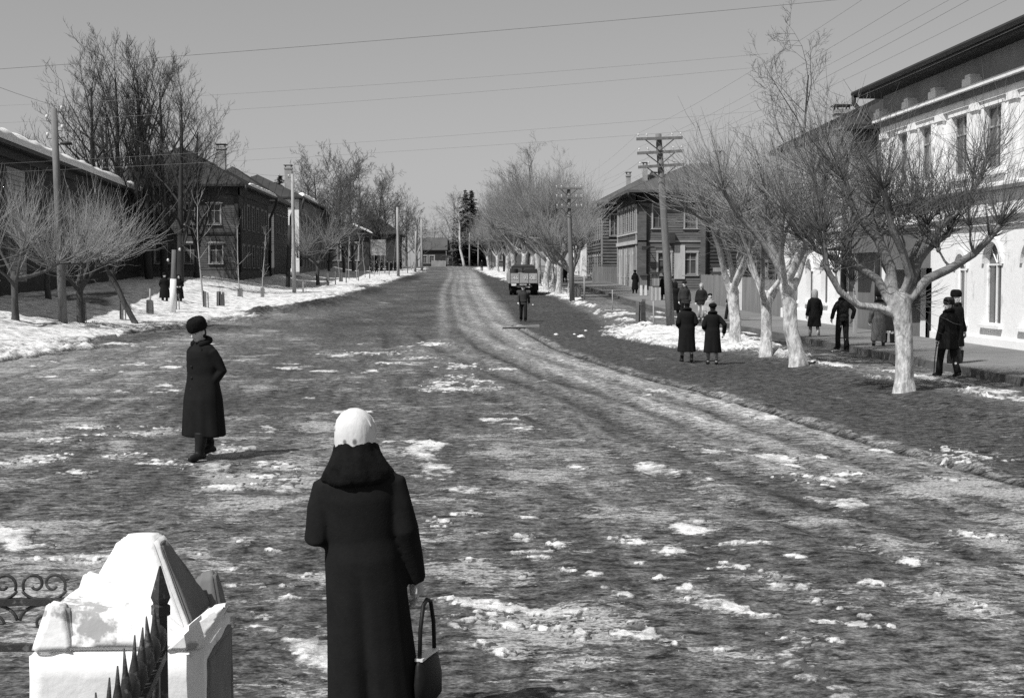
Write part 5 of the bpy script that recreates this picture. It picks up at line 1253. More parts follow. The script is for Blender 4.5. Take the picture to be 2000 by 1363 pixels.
# wires hung across the street
wire('overhead_wire', [at(-220, 150, 30), at(1900, -26, 30)], 'thickest dark wire slanting across the sky at the top left', .006, .10, 24)
for i, (a, b, w_) in enumerate((((-220, 215, 50), (1500, 105, 40), 'uppermost thin wire under the thick one'), ((-220, 250, 50), (1500, 130, 40), 'second thin wire below the thick one across the sky'), ((-220, 330, 58), (1620, 205, 44), 'thin wire across the middle of the sky'), ((-220, 345, 58), (1620, 235, 44), 'lowest thin wire across the sky above the roofs'))):
    wire('overhead_wire', [at(*a), at(*b)], w_, .004, .2, 24)
T1 = tele.location; T2 = tele2.location
for f, nm in ((.975, 'top'), (.905, 'middle'), (.835, 'lowest')):
    for s, sd in ((-.84, 'left'), (.84, 'right')):
        a = Vector(T1) + tv * f + Vector((s, -.2, .2)); b = Vector(T2) + tv2 * (f - .005) + Vector((s * .92, -.2, .2)); c = Vector((9.1 + s, 6.5, 8.1 - (.975 - f) * 8))
        wire('telegraph_wire', [b, a, c], f'telegraph wire on the {sd} end of the {nm} crossarm', .0035, .45)
A = Vector(lp.location) + lv * .98 + Vector((.28, 0, .2)); B = Vector(pp.location) + pv * .965 + Vector((-.28, 0, .18)); C = Vector(p820.location) + v820 * .97
wire('overhead_wire', [A + Vector((1.5, -42, .6)), A, B, C], 'service wire running between the left side poles', .007, .7)

# ------------------------------------------------------------------ lorry
def lorry():
    b0 = gp(1023, 577); L_ = empty('lorry', Vector((b0.x, b0.y, b0.z)), -.035, 'parked lorry seen from behind with lettered pale wooden tailgate', 'lorry')
    W = 1.16   # half width of the body
    def bd(name, m, x0, x1, y0, y1, z0, z1, par=L_): mb = MB(); mb.box(x0, x1, y0, y1, z0, z1); return mb.build(name, m, par)
    bd('load_floor', 'wood_mid', -W, W, 0.06, 3.1, .98, 1.06)
    mb = MB()
    for x in (-1.0, -.34, .34, 1.0): mb.box(x - .03, x + .03, -.015, -.002, .88, 1.64)
    tg = mb.build('tailgate', 'casing_grey', L_)
    for k in range(3): bd('board', 'truck_paint', -W, W, 0, .045, .90 + k * .245, 1.135 + k * .245, tg)
    for s in (-1, 1):
        mb = MB()
        for y in (.3, 1.2, 2.1, 2.95): mb.box(s * (W + .072) - .02, s * (W + .072) + .02, y - .04, y + .04, .85, 1.66)
        sd = mb.build('body_side', 'casing_grey', L_)
        for k in range(3): bd('board', 'truck_paint', s * W - .025 + s * .03, s * W + .025 + s * .03, .05, 3.1, .98 + k * .22, 1.19 + k * .22, sd)
    bd('headboard', 'truck_paint', -W, W, 3.06, 3.12, 1.06, 1.85)
    # loose load seen over the tailgate
    bd('chassis', 'truck_dark', -.42, -.30, -.05, 5.0, .62, .80); bd('chassis', 'truck_dark', .30, .42, -.05, 5.0, .62, .80)
    bd('cross_member', 'truck_dark', -.9, .9, .05, .16, .82, .96); bd('bumper', 'truck_dark', -.6, .6, -.12, -.05, .62, .74)
    # cab
    mb = MB(); z0, z1 = .95, 2.16
    mb.hexa([(-.98, 3.25, z0), (.98, 3.25, z0), (.98, 4.6, z0), (-.98, 4.6, z0), (-.88, 3.32, z1), (.88, 3.32, z1), (.84, 4.3, z1), (-.84, 4.3, z1)]); mb.hexa([(-.88, 3.32, z1), (.88, 3.32, z1), (.84, 4.3, z1), (-.84, 4.3, z1), (-.66, 3.45, z1 + .12), (.66, 3.45, z1 + .12), (.62, 4.15, z1 + .12), (-.62, 4.15, z1 + .12)])
    cab = mb.build('cab', 'truck_dark', L_)
    for s in (-1, 1):
        mb = MB(); mb.box(s * .42 - .33, s * .42 + .33, 3.255, 3.275, 1.64, 2.02); mb.build('rear_window', 'window_glass', cab)
    mb = MB(); mb.hexa([(-.6, 4.55, .8), (.6, 4.55, .8), (.45, 5.9, .8), (-.45, 5.9, .8), (-.55, 4.5, 1.5), (.55, 4.5, 1.5), (.4, 5.85, 1.4), (-.4, 5.85, 1.4)]); mb.build('bonnet', 'truck_dark', L_)
    for s in (-1, 1):
        mb = MB(); mb.tube([(s * .8, 4.7, .9), (s * .82, 4.95, 1.15), (s * .82, 5.4, 1.15), (s * .8, 5.75, .85)], .22, 8); mb.build('mudguard', 'truck_dark', L_, smooth=True)
    def wheel(x, y, w):
        t = MB(); prof = [(-w / 2, .30), (-w / 2, .42), (-w * .38, .47), (w * .38, .47), (w / 2, .42), (w / 2, .30)]; n = 22; base = []
        for k in range(n):
            a = 6.283 * k / n
            for (dx, r) in prof: t.v.append((x + dx, y + r * math.cos(a), .47 + r * math.sin(a)))
        m = len(prof)
        for k in range(n):
            for j in range(m - 1): t.f.append((k * m + j, k * m + j + 1, ((k + 1) % n) * m + j + 1, ((k + 1) % n) * m + j))
        o = t.build('wheel', 'tyre', L_, smooth=False)
        r = MB(); r.tube([(x - w * .3, y, .47), (x + w * .3, y, .47)], .30, 16); r.tube([(x - w * .42, y, .47), (x + w * .42, y, .47)], .1, 10); r.build('rim', 'truck_dark', o)
    for s in (-1, 1):
        wheel(s * .92, 1.1, .24); wheel(s * .64, 1.1, .24); wheel(s * .78, 5.2, .26)
        mb = MB(); mb.box(s * .78 - .32, s * .78 + .32, .45, .47, .35, .95); mb.build('mud_flap', 'tyre', L_)
        mb = MB(); mb.tube([(s * 1.0, -.03, .84), (s * 1.0, -.09, .84)], .055, 10); mb.build('tail_lamp', 'truck_dark', L_)
    mb = MB(); mb.tube([(-1.1, 1.1, .47), (1.1, 1.1, .47)], .09, 8); mb.blob((0, 1.1, .47), .2, .22, .2); mb.build('axle', 'truck_dark', L_, smooth=True)
    mb = MB(); mb.box(-.92, -.55, -.035, -.02, .70, .86); mb.build('number_plate', 'paint_white', L_)
    # load: boards, a drum and a crate standing in the body
    # painted number on the tailgate
    for txt, x, sz in (('46', -.80, .38), ('91-08', -.02, .38)):
        cu = bpy.data.curves.new('number', 'FONT'); cu.body = txt; cu.size = sz; cu.extrude = .004
        tmp = bpy.data.objects.new('number', cu); me = bpy.data.meshes.new_from_object(tmp); bpy.data.objects.remove(tmp)
        me.materials.clear(); me.materials.append(MATS['paint_white']); o = link('number', me, L_); o.location = (x, -.022, 1.16); o.rotation_euler = (math.pi / 2, 0, 0)
    # things lying in the load bed
    def load(name, lab, cat, f):
        mb = MB(); f(mb); o = mb.build(name, 'wood_dark' if name != 'drum' else 'truck_dark', None, loc=L_.location); o.rotation_euler = (0, 0, -.035); tag(o, lab, cat)
    load('crate', 'dark crate in the lorry bed seen above the right of the tailgate', 'crate', lambda mb: (mb.box(.12, 1.0, .5, 1.3, 1.07, 1.95), [mb.box(.10, 1.02, .47, .495, 1.15 + k * .26, 1.3 + k * .26) for k in range(3)]))
    load('drum', 'dark drum in the lorry bed at the left of the tailgate', 'drum', lambda mb: mb.tube([(-.72, .8, 1.07), (-.72, .8, 1.35), (-.72, .8, 1.37), (-.72, .8, 1.39), (-.72, .8, 1.95)], [.3, .3, .32, .3, .3], 16))
    load('timber_bundle', 'bundle of rough timber across the lorry bed', 'timber', lambda mb: [mb.tube([(-.9 + .1 * k, 1.5 + .3 * k, 1.3 + .2 * k), (.75, 1.6 + .3 * k, 1.5 + .2 * (k % 3))], .06, 6) for k in range(4)])
lorry()

# ------------------------------------------------------------------ hoarding, notice board, booth and other street furniture
def hoarding():
    p = at(739, 520, 178); g_ = ground(p.x, 178); Hd = empty('hoarding', g_, .08, 'pale weathered hoarding on legs up the left side', 'hoarding')
    z0 = at(739, 499, 178).z - g_.z; z1 = at(739, 468, 178).z - g_.z; w = .98
    for k in range(5):
        mb = MB(); h = (z1 - z0) / 5; mb.box(-w, w, -.03, .03, z0 + k * h, z0 + (k + 1) * h - .02); mb.build('board', 'poster', Hd)
    for x in (-w * .85, w * .85): mb = MB(); mb.box(x - .06, x + .06, .031, .15, -.4, z1 + .05); mb.build('leg', 'pole_wood', Hd)
hoarding()
def notice():
    g_ = gp(1257, 582); N = empty('notice_board', g_, .05, 'grey board notice stand on two white legs beside the boarded house', 'notice board'); s = g_.y / F
    for x in (-5, 4): mb = MB(); mb.box((x - 2.2) * s, (x + 2.2) * s, -.06, .06, -.2, 25 * s); mb.build('leg', 'paint_white', N)
    for k in range(4): mb = MB(); mb.box((-7 + k * 3.4) * s, (-7 + k * 3.4 + 3.2) * s, -.05, .05, 25 * s + .002, 44 * s); mb.build('board', 'plank_grey', N)
    mb = MB(); mb.hexa([(-9 * s, -.2, 44 * s), (8.5 * s, -.2, 44 * s), (8.5 * s, .2, 44 * s), (-9 * s, .2, 44 * s), (-4 * s, -.03, 49 * s), (4 * s, -.03, 49 * s), (4 * s, .03, 49 * s), (-4 * s, .03, 49 * s)]); mb.build('cap', 'wood_dark', N)
notice()
def booth():
    g_ = gp(1278, 592); N = empty('display_stand', g_, -.1, 'pale upright board stand with dark cap left of the telegraph pole', 'board stand'); s = g_.y / F
    for k in range(6): mb = MB(); x = (-11 + k * 3.9) * s; mb.box(x, x + 3.7 * s, -.04, .04, -.1, (33 if k < 4 else 31) * s); mb.build('board', 'wood_pale' if k % 2 else 'wood_light', N)
    for k in range(4): mb = MB(); x = (-5 + k * 3.6) * s; mb.box(x, x + 3.4 * s, -.10, -.05, 34 * s, 57 * s); mb.build('upper_board', 'wood_light' if k % 2 else 'plank_grey', N)
    mb = MB(); mb.box(-10 * s, 10 * s, -.25, .2, 57.2 * s, 61 * s); mb.build('cap', 'wood_dark', N)
    mb = MB(); mb.box(-5.5 * s, -4 * s, -.05, .02, 33 * s, 57 * s); mb.box(8 * s, 9.5 * s, -.05, .02, 33 * s, 57 * s); mb.build('stile', 'wood_dark', N)
booth()
# yard fence pieces by the log house porch
yf = empty('board_fence', Vector((12.9, 126, zz(12, 126) + .1)), 0, 'low grey board fence by the log house porch on the right', 'fence')
for k in range(16): mb = MB(); mb.box(k * .2, k * .2 + .185, 0, .05, 0, 1.55); mb.build('board', 'plank_grey', yf)
# picket fence on the far right verge behind the snow
pf = empty('picket_fence', Vector((5.3, 200, zz(5, 200))), math.pi / 2 - .05, 'low picket fence along the far right verge left of the lorry', 'fence')
for k in range(40): mb = MB(); mb.box(k * .9, k * .9 + .14, 0, .05, 0, 1.3 + .1 * (k % 3)); mb.build('picket', 'plank_grey', pf)
mb = MB(); mb.box(0, 36, .051, .1, .9, 1.0); mb.build('rail', 'plank_grey', pf)
# board lying in the road and clods
g_ = gp(1025, 640); mb = MB(); mb.hexa([(-.55, 0, .02), (.62, .1, .02), (.62, .34, .02), (-.5, .2, .02), (-.55, 0, .05), (.62, .1, .12), (.62, .34, .12), (-.5, .2, .05)]); o = mb.build('plank', 'wood_light', None, loc=g_); tag(o, 'pale broken plank lying on the road behind the walking man', 'plank')
g_ = gp(1004, 642); mb = MB(); mb.hexa([(-.5, 0, .0), (.5, .05, .0), (.5, .2, .0), (-.5, .15, .0), (-.45, 0, .05), (.45, .05, .06), (.45, .2, .06), (-.45, .15, .05)]); o = mb.build('plank', 'wood_dark', None, loc=g_); tag(o, 'dark plank piece just left of the pale broken plank', 'plank')
rc = random.Random(9)
for i, (px, py, w, lab) in enumerate(((1086, 655, 9, 'small pair snow lump left of the others on the dark asphalt'), (1122, 654, 6, 'small snow lump between two others on the dark asphalt'), (1135, 660, 14, 'largest snow lump on the dark asphalt'), (1144, 647, 6, 'farthest snow lump on the dark asphalt'), (1041, 596, 4, 'tiny snow crumb by the walking man'), (852, 676, 12, 'snow lump left of the wheel tracks'))):
    g_ = gp(px, py); s = w * g_.y / F * .5; mb = MB(); mb.blob((0, 0, s * .3), s, s * 1.2, s * .55, 12, 8, .3, rc); mb.blob((s * .7, s * .2, s * .2), s * .5, s * .6, s * .4, 10, 6, .3, rc)
    tag(mb.build('snow_lump', 'clean_snow', None, loc=g_, smooth=True), lab, 'snow lump', 'snow lumps on the road')

# ------------------------------------------------------------------ gate pillar and iron fence in the foreground
def gate_pillar():
    G = empty('gate_pillar', Vector((-1.08, 4.62, 0)), 0, 'flaking whitewashed gate pillar with a pyramid cap in the lower left corner', 'gate pillar')
    hw = .275; rr = random.Random(2)
    def lumpy(mb, name, seg=.03, amp=.006, rnd_=True, m='plaster_pillar'):
        bm = bmesh.new(); me = mb.mesh(name, m); bm.from_mesh(me)
        bmesh.ops.bevel(bm, geom=bm.edges[:] , offset=.012, segments=2, affect='EDGES') if rnd_ else None
        for _ in range(4):
            ed = [e for e in bm.edges if e.calc_length() > seg]
            if not ed: break
            bmesh.ops.subdivide_edges(bm, edges=ed, cuts=1, use_grid_fill=True)
        bmesh.ops.triangulate(bm, faces=bm.faces[:])
        for v in bm.verts:
            n = float(fbm(v.co.x * 9 + v.co.z * 4, v.co.y * 9 - v.co.z * 7, 5, 3)) - .5; v.co += v.normal * n * amp * 3
        bm.to_mesh(me); bm.free(); me.polygons.foreach_set('use_smooth', [True] * len(me.polygons))
        return link(name, me, G)
    mb = MB(); mb.box(-hw, hw, -hw, hw, -.1, 1.09); lumpy(mb, 'shaft', .04)
    def ring(h, z, ox=0): return [(-h + ox, -h, z), (h + ox, -h, z), (h + ox, h, z), (-h + ox, h, z)]
    mb = MB(); mb.hexa(ring(.268, 1.092) + [(-.205, -.215, 1.235), (.13, -.215, 1.2), (.13, .215, 1.2), (-.205, .215, 1.235)]); lumpy(mb, 'sloped_shoulder')
    c = MB(); c.hexa(ring(.208, 1.12, .015) + ring(.062, 1.412, .02)); lumpy(c, 'pyramid_cap')
    b = MB(); b.hexa([(.212, -.17, 1.135), (.228, -.17, 1.135), (.228, .19, 1.135), (.212, .19, 1.135), (.086, -.045, 1.395), (.094, -.045, 1.395), (.094, .05, 1.395), (.086, .05, 1.395)]); lumpy(b, 'shade_side', .03, .006, True, 'plaster_shade')  # thin grey slab added to darken the cap's shaded right face
    b = MB(); b.hexa([(.2755, -.25, .3), (.286, -.25, .3), (.286, .25, .3), (.2755, .25, .3), (.2755, -.22, 1.05), (.286, -.22, 1.05), (.286, .24, 1.05), (.2755, .24, 1.05)]); lumpy(b, 'shade_side', .04, .006, True, 'plaster_shade')  # likewise a slab of painted shade on the shaft's right face
    for sx, sy, ix, oy in ((-1, -1, .205, .235), (-1, 1, .205, .24), (1, 1, .215, .25), (1, -1, .345, .275)):
        h = MB(); a, b = .272, .13
        p = [(sx * b, sy * a, 1.085), (sx * a, sy * a, 1.085), (sx * a, sy * b, 1.085), (sx * b, sy * b, 1.085)]
        t = .045; q = [(sx * (ix - t), sy * oy, 1.235), (sx * (ix + t * .4), sy * (oy + .01), 1.245), (sx * (ix + t * .4), sy * (oy - t), 1.245), (sx * (ix - t), sy * (oy - t), 1.23)]
        if sx * sy < 0: p, q = p[::-1], q[::-1]
        h.hexa(p + q); lumpy(h, 'corner_horn', .02, .004, m='plaster_shade' if sx > 0 and sy > 0 else 'plaster_pillar')  # back right horn takes the darker plaster as painted shade
gate_pillar()
def picket_fence():
    Fz = 1.30
    N = empty('iron_fence', Vector((-.915, 4.22, 0)), 0, 'black iron fence with spear tips running towards the viewer beside the pillar', 'fence')
    def spear(y, z, big=False):
        x = .09 * (y / -.9) * .7; mb = MB(); r = .016 if big else .010
        if big: mb.tube([(x, y, 0), (x, y, z - .16), (x, y, z - .155), (x, y, z - .125), (x, y, z - .12), (x, y, z - .10), (x, y, z)], [.02, .02, .03, .03, .022, .031, .003], 4)
        else: q = rs.uniform(-.012, .008); lx = rs.uniform(-.006, .006); mb.tube([(x, y, 0), (x, y, z - .14), (x, y, z - .125), (x, y, z - .10), (x + lx * .4, y, z - .06), (x + lx, y, z + q)], [r, r, r * 1.7, r * 1.5, r * .75, .002], 8)
        mb.build('spear', 'iron', N, smooth=not big)
    spear(.05, 1.385, True)
    for k in range(14): spear(-.08 - k * .13, Fz - .0 * k)
    for z in (1.09, .72, .25):
        mb = MB(); mb.hexa([(-.012, .06, z), (.012, .06, z), (.202, -2.0, z), (.178, -2.0, z), (-.012, .06, z + .03), (.012, .06, z + .03), (.202, -2.0, z + .03), (.178, -2.0, z + .03)]); mb.build('rail', 'iron', N)
    for k in range(14):
        y = -.015 - k * .13; x = .09 * (y / -.9) * .7; mb = MB(); mb.blob((x, y, 1.17), .026, .05, .045, 10, 7); mb.tube([(x, y + .05, 1.10), (x, y, 1.125), (x, y - .05, 1.10)], .012, 6); mb.build('rosette', 'iron', N, smooth=True)
picket_fence()
def scroll_gate():
    Y = 4.75; k = Y / F; X = lambda px: (px - 885) * k; Zz = lambda py: EYE - (py - 533) * k
    G = empty('iron_gate', Vector((X(50), Y, 0)), 0, 'wrought iron gate of scrolls left of the whitewashed pillar', 'gate'); o = X(50)
    def scroll(cx, cy, r, a0, a1, turns=1.0, name='scroll'):
        V = []; n = 28
        for i in range(n + 1):
            t = i / n; a = a0 + (a1 - a0) * t; rad = r * (1 - .72 * t)
            V.append((X(cx) - o + rad * math.cos(a), 0, Zz(cy) + rad * math.sin(a)))
        mb = MB(); mb.tube(V, .0055, 6); mb.build(name, 'iron', G, smooth=True)
    r = 20 * k
    for base in (0, -95, -190):
        scroll(106 + base, 1138, 24 * k, -.5, 5.6); scroll(70 + base, 1138, 24 * k, math.pi + .5, math.pi - 5.6)
        mb = MB(); V = [(X(88 + base) - o + 44 * k * math.cos(a), 0, Zz(1143) + 26 * k * math.sin(a)) for a in np.linspace(-.3, -math.pi + .3, 16)]; mb.tube(V, .0055, 6); mb.build('arch', 'iron', G, smooth=True)
        mb = MB(); V = [(X(85 + base) - o + 45 * k * math.cos(a), 0, Zz(1212) + 34 * k * math.sin(a)) for a in np.linspace(.1, math.pi - .1, 16)]; mb.tube(V, .006, 6); mb.build('arch', 'iron', G, smooth=True)
        scroll(85 + base, 1216, 20 * k, 0, 6.0)
    for py in (1172, 1262):
        mb = MB(); mb.box(X(-260) - o, X(128) - o, -.012, .012, Zz(py) - .012, Zz(py) + .012); mb.build('rail', 'iron', G)
    for px in (134, -40, -135, -230):
        mb = MB(); mb.box(X(px) - o - .012, X(px) - o + .012, -.0135, .0135, 0.05, Zz(1172)); mb.build('bar', 'iron', G)
scroll_gate()
# ------------------------------------------------------------------ people
ARM = {'down': ((.235, -.03, 1.10), (.25, .05, .84)), 'pocket': ((.255, -.08, 1.10), (.16, .035, .93)), 'fwd': ((.245, .09, 1.12), (.235, .25, .93)),
       'back': ((.255, -.15, 1.13), (.27, -.20, .88)), 'fold': ((.225, -.05, 1.09), (.12, .22, 1.04)), 'carry': ((.225, -.02, 1.09), (.25, .05, .83)), 'link': ((.255, -.06, 1.10), (.22, .15, 1.03)), 'out': ((.33, -.08, 1.13), (.33, .03, .90))}
def person(loc, rz, H, label, hat='ushanka', arms=('down', 'down'), hem=.33, stride=.25, coat='coat_black', hat_m='fur_black', legs='boots', leg_m='leather', collar='fur', group='people in the street', tilt=0.0, turn=0.0,
           flare=1.0, waist=.175, voxel=.014, bulk=1.0, female=False, stoop=0.0, detail=False, skirt=None, hair=True):
    S = H / 1.72; P = empty('person', loc, rz, label, 'person', group); P.scale = (S, S, S)
    rr = random.Random(int(abs(loc[0] * 100)) + int(loc[1] * 10))
    NK = Vector((0, .0 + stoop * .5, 1.475)); RH = Matrix.Rotation(turn, 3, 'Z') @ Matrix.Rotation(-tilt, 3, 'X')
    hd = lambda x, y, z: NK + RH @ Vector((x, y, z - 1.475))
    def lean(z): return stoop * max(0, (z - .9) / .6) ** 1.3 * .5
    body = MB()
    ch = [(.84, .15, .105), (.95, .16, .11), (1.10, .135, .095), (1.25, .16, .105), (1.37, .17, .095), (1.43, .10, .07), (1.47, .055, .055)]
    body.tube([(0, lean(z), z) for z, a, b in ch], [a for z, a, b in ch], 16, [b for z, a, b in ch], ref=(0, 1, 0))
    hc = [(1.44, -.005, .052, .056), (1.49, .0, .050, .056), (1.515, .018, .052, .074), (1.54, .018, .062, .088), (1.58, .012, .071, .096), (1.62, .004, .074, .099), (1.66, -.004, .070, .094), (1.695, -.006, .052, .07), (1.715, -.006, .02, .03)]
    body.tube([hd(0, y, z) for z, y, a, b in hc], [a for z, y, a, b in hc], 18, [b for z, y, a, b in hc], ref=(0, 1, 0))
    # nose, brow, lips, chin, ears
    body.tube([hd(0, .100, 1.615), hd(0, .112, 1.595), hd(0, .126, 1.572), hd(0, .104, 1.562)], [.008, .010, .014, .010], 8)
    body.tube([hd(-.045, .088, 1.622), hd(0, .102, 1.626), hd(.045, .088, 1.622)], [.010, .011, .010], 6)
    body.tube([hd(-.022, .094, 1.535), hd(0, .103, 1.536), hd(.022, .094, 1.535)], [.006, .009, .006], 6); body.blob(hd(0, .082, 1.512), .022, .02, .016, 8, 6)
    for s in (-1, 1): body.blob(hd(s * .077, -.005, 1.585), .012, .022, .032, 8, 6); body.blob(hd(s * .042, .075, 1.57), .022, .02, .022, 8, 6)
    foot = {}
    for s, yo in ((-1, stride / 2), (1, -stride / 2)):
        lift = .03 if yo < 0 and stride > .15 else 0
        kn = (s * .105, yo * .55 + .03 * (stride > .1), .47); an = (s * .108, yo - (.03 if lift else 0), .09 + lift * 1.6)
        body.tube([(s * .085, 0, .90), (s * .095, yo * .3, .68), kn, (s * .095, (kn[1] + an[1]) / 2 - .012, .30), an], [.085, .074, .056, .054, .038], 10)
        body.tube([(an[0], an[1] - .05, .05 + lift), (an[0], an[1], .055 + lift), (an[0] + s * .015, an[1] + .09, .04 + lift * .4), (an[0] + s * .02, an[1] + .17, .03)], [.03, .038, .036, .022], 8, [.03, .042, .034, .022])
        foot[s] = (kn, an, lift)
    hands = {}
    for s, a in zip((-1, 1), arms):
        E, Wr = ARM[a]; sh = Vector((s * .168, lean(1.36), 1.352)); E = Vector((s * E[0], E[1] + lean(1.1), E[2])); Wr = Vector((s * Wr[0], Wr[1] + lean(1.0), Wr[2]))
        hands[s] = (sh, E, Wr)
        body.tube([sh, sh.lerp(E, .5), E, E.lerp(Wr, .5), Wr], [.052, .046, .040, .036, .026], 10)
        d = (Wr - E).normalized(); d = (d + Vector((0, 0, -.35 if a != 'fold' else 0))).normalized(); sd = d.cross(Vector((0, 1, 0)) if abs(d.y) < .8 else Vector((0, 0, 1))).normalized(); pn = sd.cross(d).normalized()
        fb = Wr + d * .10
        body.tube([Wr - d * .02, Wr + d * .03, Wr + d * .07, fb], [.016, .018, .017, .013], 8, [.024, .036, .042, .040], ref=tuple(pn) if False else tuple(sd))
        for j, (off, L) in enumerate(((-.031, .066), (-.010, .078), (.011, .072), (.031, .056))):
            b0 = fb + pn * off - d * .008; b1 = b0 + d * L * .45 + sd * (-s * .012); b2 = b1 + d * L * .35 + sd * (-s * .024); b3 = b2 + d * L * .14 + sd * (-s * .026)
            body.tube([b0, b1, b2, b3], [.0095, .0092, .008, .0055], 6)
        t0 = Wr + d * .03 + pn * (-.034); body.tube([t0, t0 + d * .035 + pn * -.022, t0 + d * .068 + pn * -.02 + sd * (-s * .012)], [.012, .0105, .007], 6)
    bo = body.build('body', 'skin', P); finish(bo, .0075 if detail else .011, 2, .3)
    if detail:
        for s in (-1, 1):
            e = MB(); e.blob(hd(s * .033, .086, 1.600), .013, .010, .008, 10, 6); e.build('eye', 'hair_dark', bo, smooth=True)
            e = MB(); e.tube([hd(s * .016, .101, 1.619), hd(s * .036, .097, 1.624), hd(s * .058, .080, 1.616)], [.004, .006, .004], 6); e.build('eyebrow', 'hair_dark', bo, smooth=True)
        e = MB(); e.tube([hd(-.024, .0965, 1.5385), hd(0, .107, 1.5395), hd(.024, .0965, 1.5385)], [.002, .0035, .002], 5); e.build('mouth', 'hair_dark', bo)
    # coat
    c = MB(); zh = hem; n = 56; k1, k2 = rr.uniform(0, 6), rr.uniform(0, 6)
    fl = flare * (.225 if hem < .6 else .185) * bulk
    prof = [(zh, fl, fl * .76), (zh + .02, fl * 1.01, fl * .77), (zh + (.95 - zh) * .35, fl * .95, fl * .74), (zh + (.95 - zh) * .7, fl * .885, fl * .70), (.96, max(waist * 1.06, .19 * bulk), .15 * bulk), (1.06, waist, .135 * bulk), (1.16, waist * 1.04, .138 * bulk), (1.27, .20 * bulk, .142 * bulk), (1.35, .205 * bulk, .13 * bulk), (1.405, .165 * bulk, .105 * bulk), (1.445, .10, .085), (1.485, .078, .08)]
    prof = [p for p in prof if p[0] >= zh]
    amp = [.075 * max(0, (1.0 - p[0]) / (1.0 - zh + 1e-6)) for p in prof]
    def mod(i, th):
        q = 1 + amp[i] * (.6 * math.sin(5 * th + k1) + .35 * math.sin(9 * th + k2) + .25 * math.sin(14 * th))
        if female: q -= amp[i] * 3.4 * math.exp(-((((th - 4.712 + math.pi) % (2 * math.pi)) - math.pi) / .12) ** 2) if th else 0
        return q
    c.tube([(0, lean(p[0]) + .0, p[0]) for p in prof], [p[1] for p in prof], n, [p[2] for p in prof], ref=(0, 1, 0), mod=mod)
    for s in (-1, 1):
        sh, E, Wr = hands[s]; k = 1.0 * bulk
        V = [sh + Vector((-s * .06, 0, .015)), sh + Vector((s * .006, 0, -.025)), sh.lerp(E, .5), E, E.lerp(Wr, .5), Wr + (Wr - E).normalized() * (.015)]
        c.tube(V, [.045 * k, .068 * k, .069 * k, .065 * k, .060 * k, .055 * k], 14, mod=lambda i, th: 1 + .05 * math.sin(3 * th + i * 2.1))
    co = c.build('coat', coat, P); finish(co, voxel, 4, .5)
    if skirt:
        z0, mt = skirt; sk = MB(); sk.tube([(0, 0, z0), (0, 0, z0 + .02), (0, 0, hem + .12)], [.19 * bulk, .19 * bulk, .175 * bulk], 40, [.145 * bulk, .145 * bulk, .13 * bulk], ref=(0, 1, 0), mod=lambda i, th: 1 + .05 * math.sin(7 * th) * (i < 2)); sk.build('skirt', mt, P, smooth=True)
    # lower legs
    for s in (-1, 1):
        kn, an, lift = foot[s]; g = MB()
        if legs == 'boots':
            top = min(.42, hem + .06); t = (top - an[2]) / (kn[2] - an[2]); tp = (an[0] + (kn[0] - an[0]) * t, an[1] + (kn[1] - an[1]) * t, top)
            g.tube([tp, (tp[0], (tp[1] + an[1]) / 2 - .008, (tp[2] + an[2]) / 2), (an[0], an[1] - .005, an[2] + .04), (an[0], an[1], an[2] - .02)], [.082, .072, .058, .054], 14, mod=lambda i, th: 1 + .05 * math.sin(2 * th + i * 3))
            g.tube([(an[0], an[1] - .085, .05 + lift), (an[0], an[1] - .05, .06 + lift), (an[0], an[1] + .03, .062 + lift), (an[0] + s * .015, an[1] + .11, .045 + lift * .4), (an[0] + s * .02, an[1] + .19, .036)], [.03, .044, .048, .05, .03], 12, [.04, .055, .058, .042, .028])
            o = g.build('boot', leg_m, P); finish(o, .012, 3, .4)
        else:
            g.tube([(an[0], an[1] - .075, .045 + lift), (an[0], an[1] - .04, .05 + lift), (an[0], an[1] + .03, .05 + lift), (an[0] + s * .015, an[1] + .10, .04 + lift * .4), (an[0] + s * .02, an[1] + .18, .032)], [.03, .042, .045, .046, .028], 12, [.04, .05, .052, .038, .026])
            if legs == 'shoes_high': g.tube([(an[0], an[1] - .01, an[2] + .12), (an[0], an[1], an[2] - .02)], [.052, .048], 12)
            o = g.build('shoe', leg_m, P); finish(o, .012, 3, .4)
            if legs == 'trousers':
                tr = MB(); tr.tube([(s * .085, 0, .92), (s * .1, kn[1] * .6, .68), kn, (an[0], (kn[1] + an[1]) / 2, .28), (an[0], an[1] - .01, .07 + lift)], [.105, .092, .078, .072, .078], 14, mod=lambda i, th: 1 + .04 * math.sin(3 * th + 2 * i)); tr.build('trouser_leg', skirt_m(leg_m), P, smooth=True)
            elif legs == 'stockings' or legs == 'shoes_high':
                st = MB(); st.tube([kn, (kn[0], (kn[1] + an[1]) / 2 - .012, .30), (an[0], an[1], an[2] + .02)], [.060, .058, .042], 12); st.build('stocking', 'stocking', P, smooth=True)
    # collar
    if collar == 'shawl':
        k = MB(); cp = [(1.50, .085, .09, 0), (1.485, .105, .105, -.005), (1.44, .135, .12, -.01), (1.385, .185, .15, -.015), (1.335, .212, .168, -.018), (1.30, .215, .172, -.02), (1.287, .195, .155, -.02)]
        k.tube([(0, y, z) for z, a, b, y in cp], [a for z, a, b, y in cp], 40, [b for z, a, b, y in cp], ref=(0, 1, 0), mod=lambda i, th: 1 + .025 * math.sin(6 * th + i) + .02 * math.sin(13 * th)); o = k.build('fur_collar', hat_m, P); finish(o, .012, 4, .5)
        t = bpy.data.textures.new('fur', 'CLOUDS'); t.noise_scale = .02; dm = o.modifiers.new('tufts', 'DISPLACE'); dm.texture = t; dm.strength = .016
    elif collar:
        k = MB(); R_ = .098; V = []
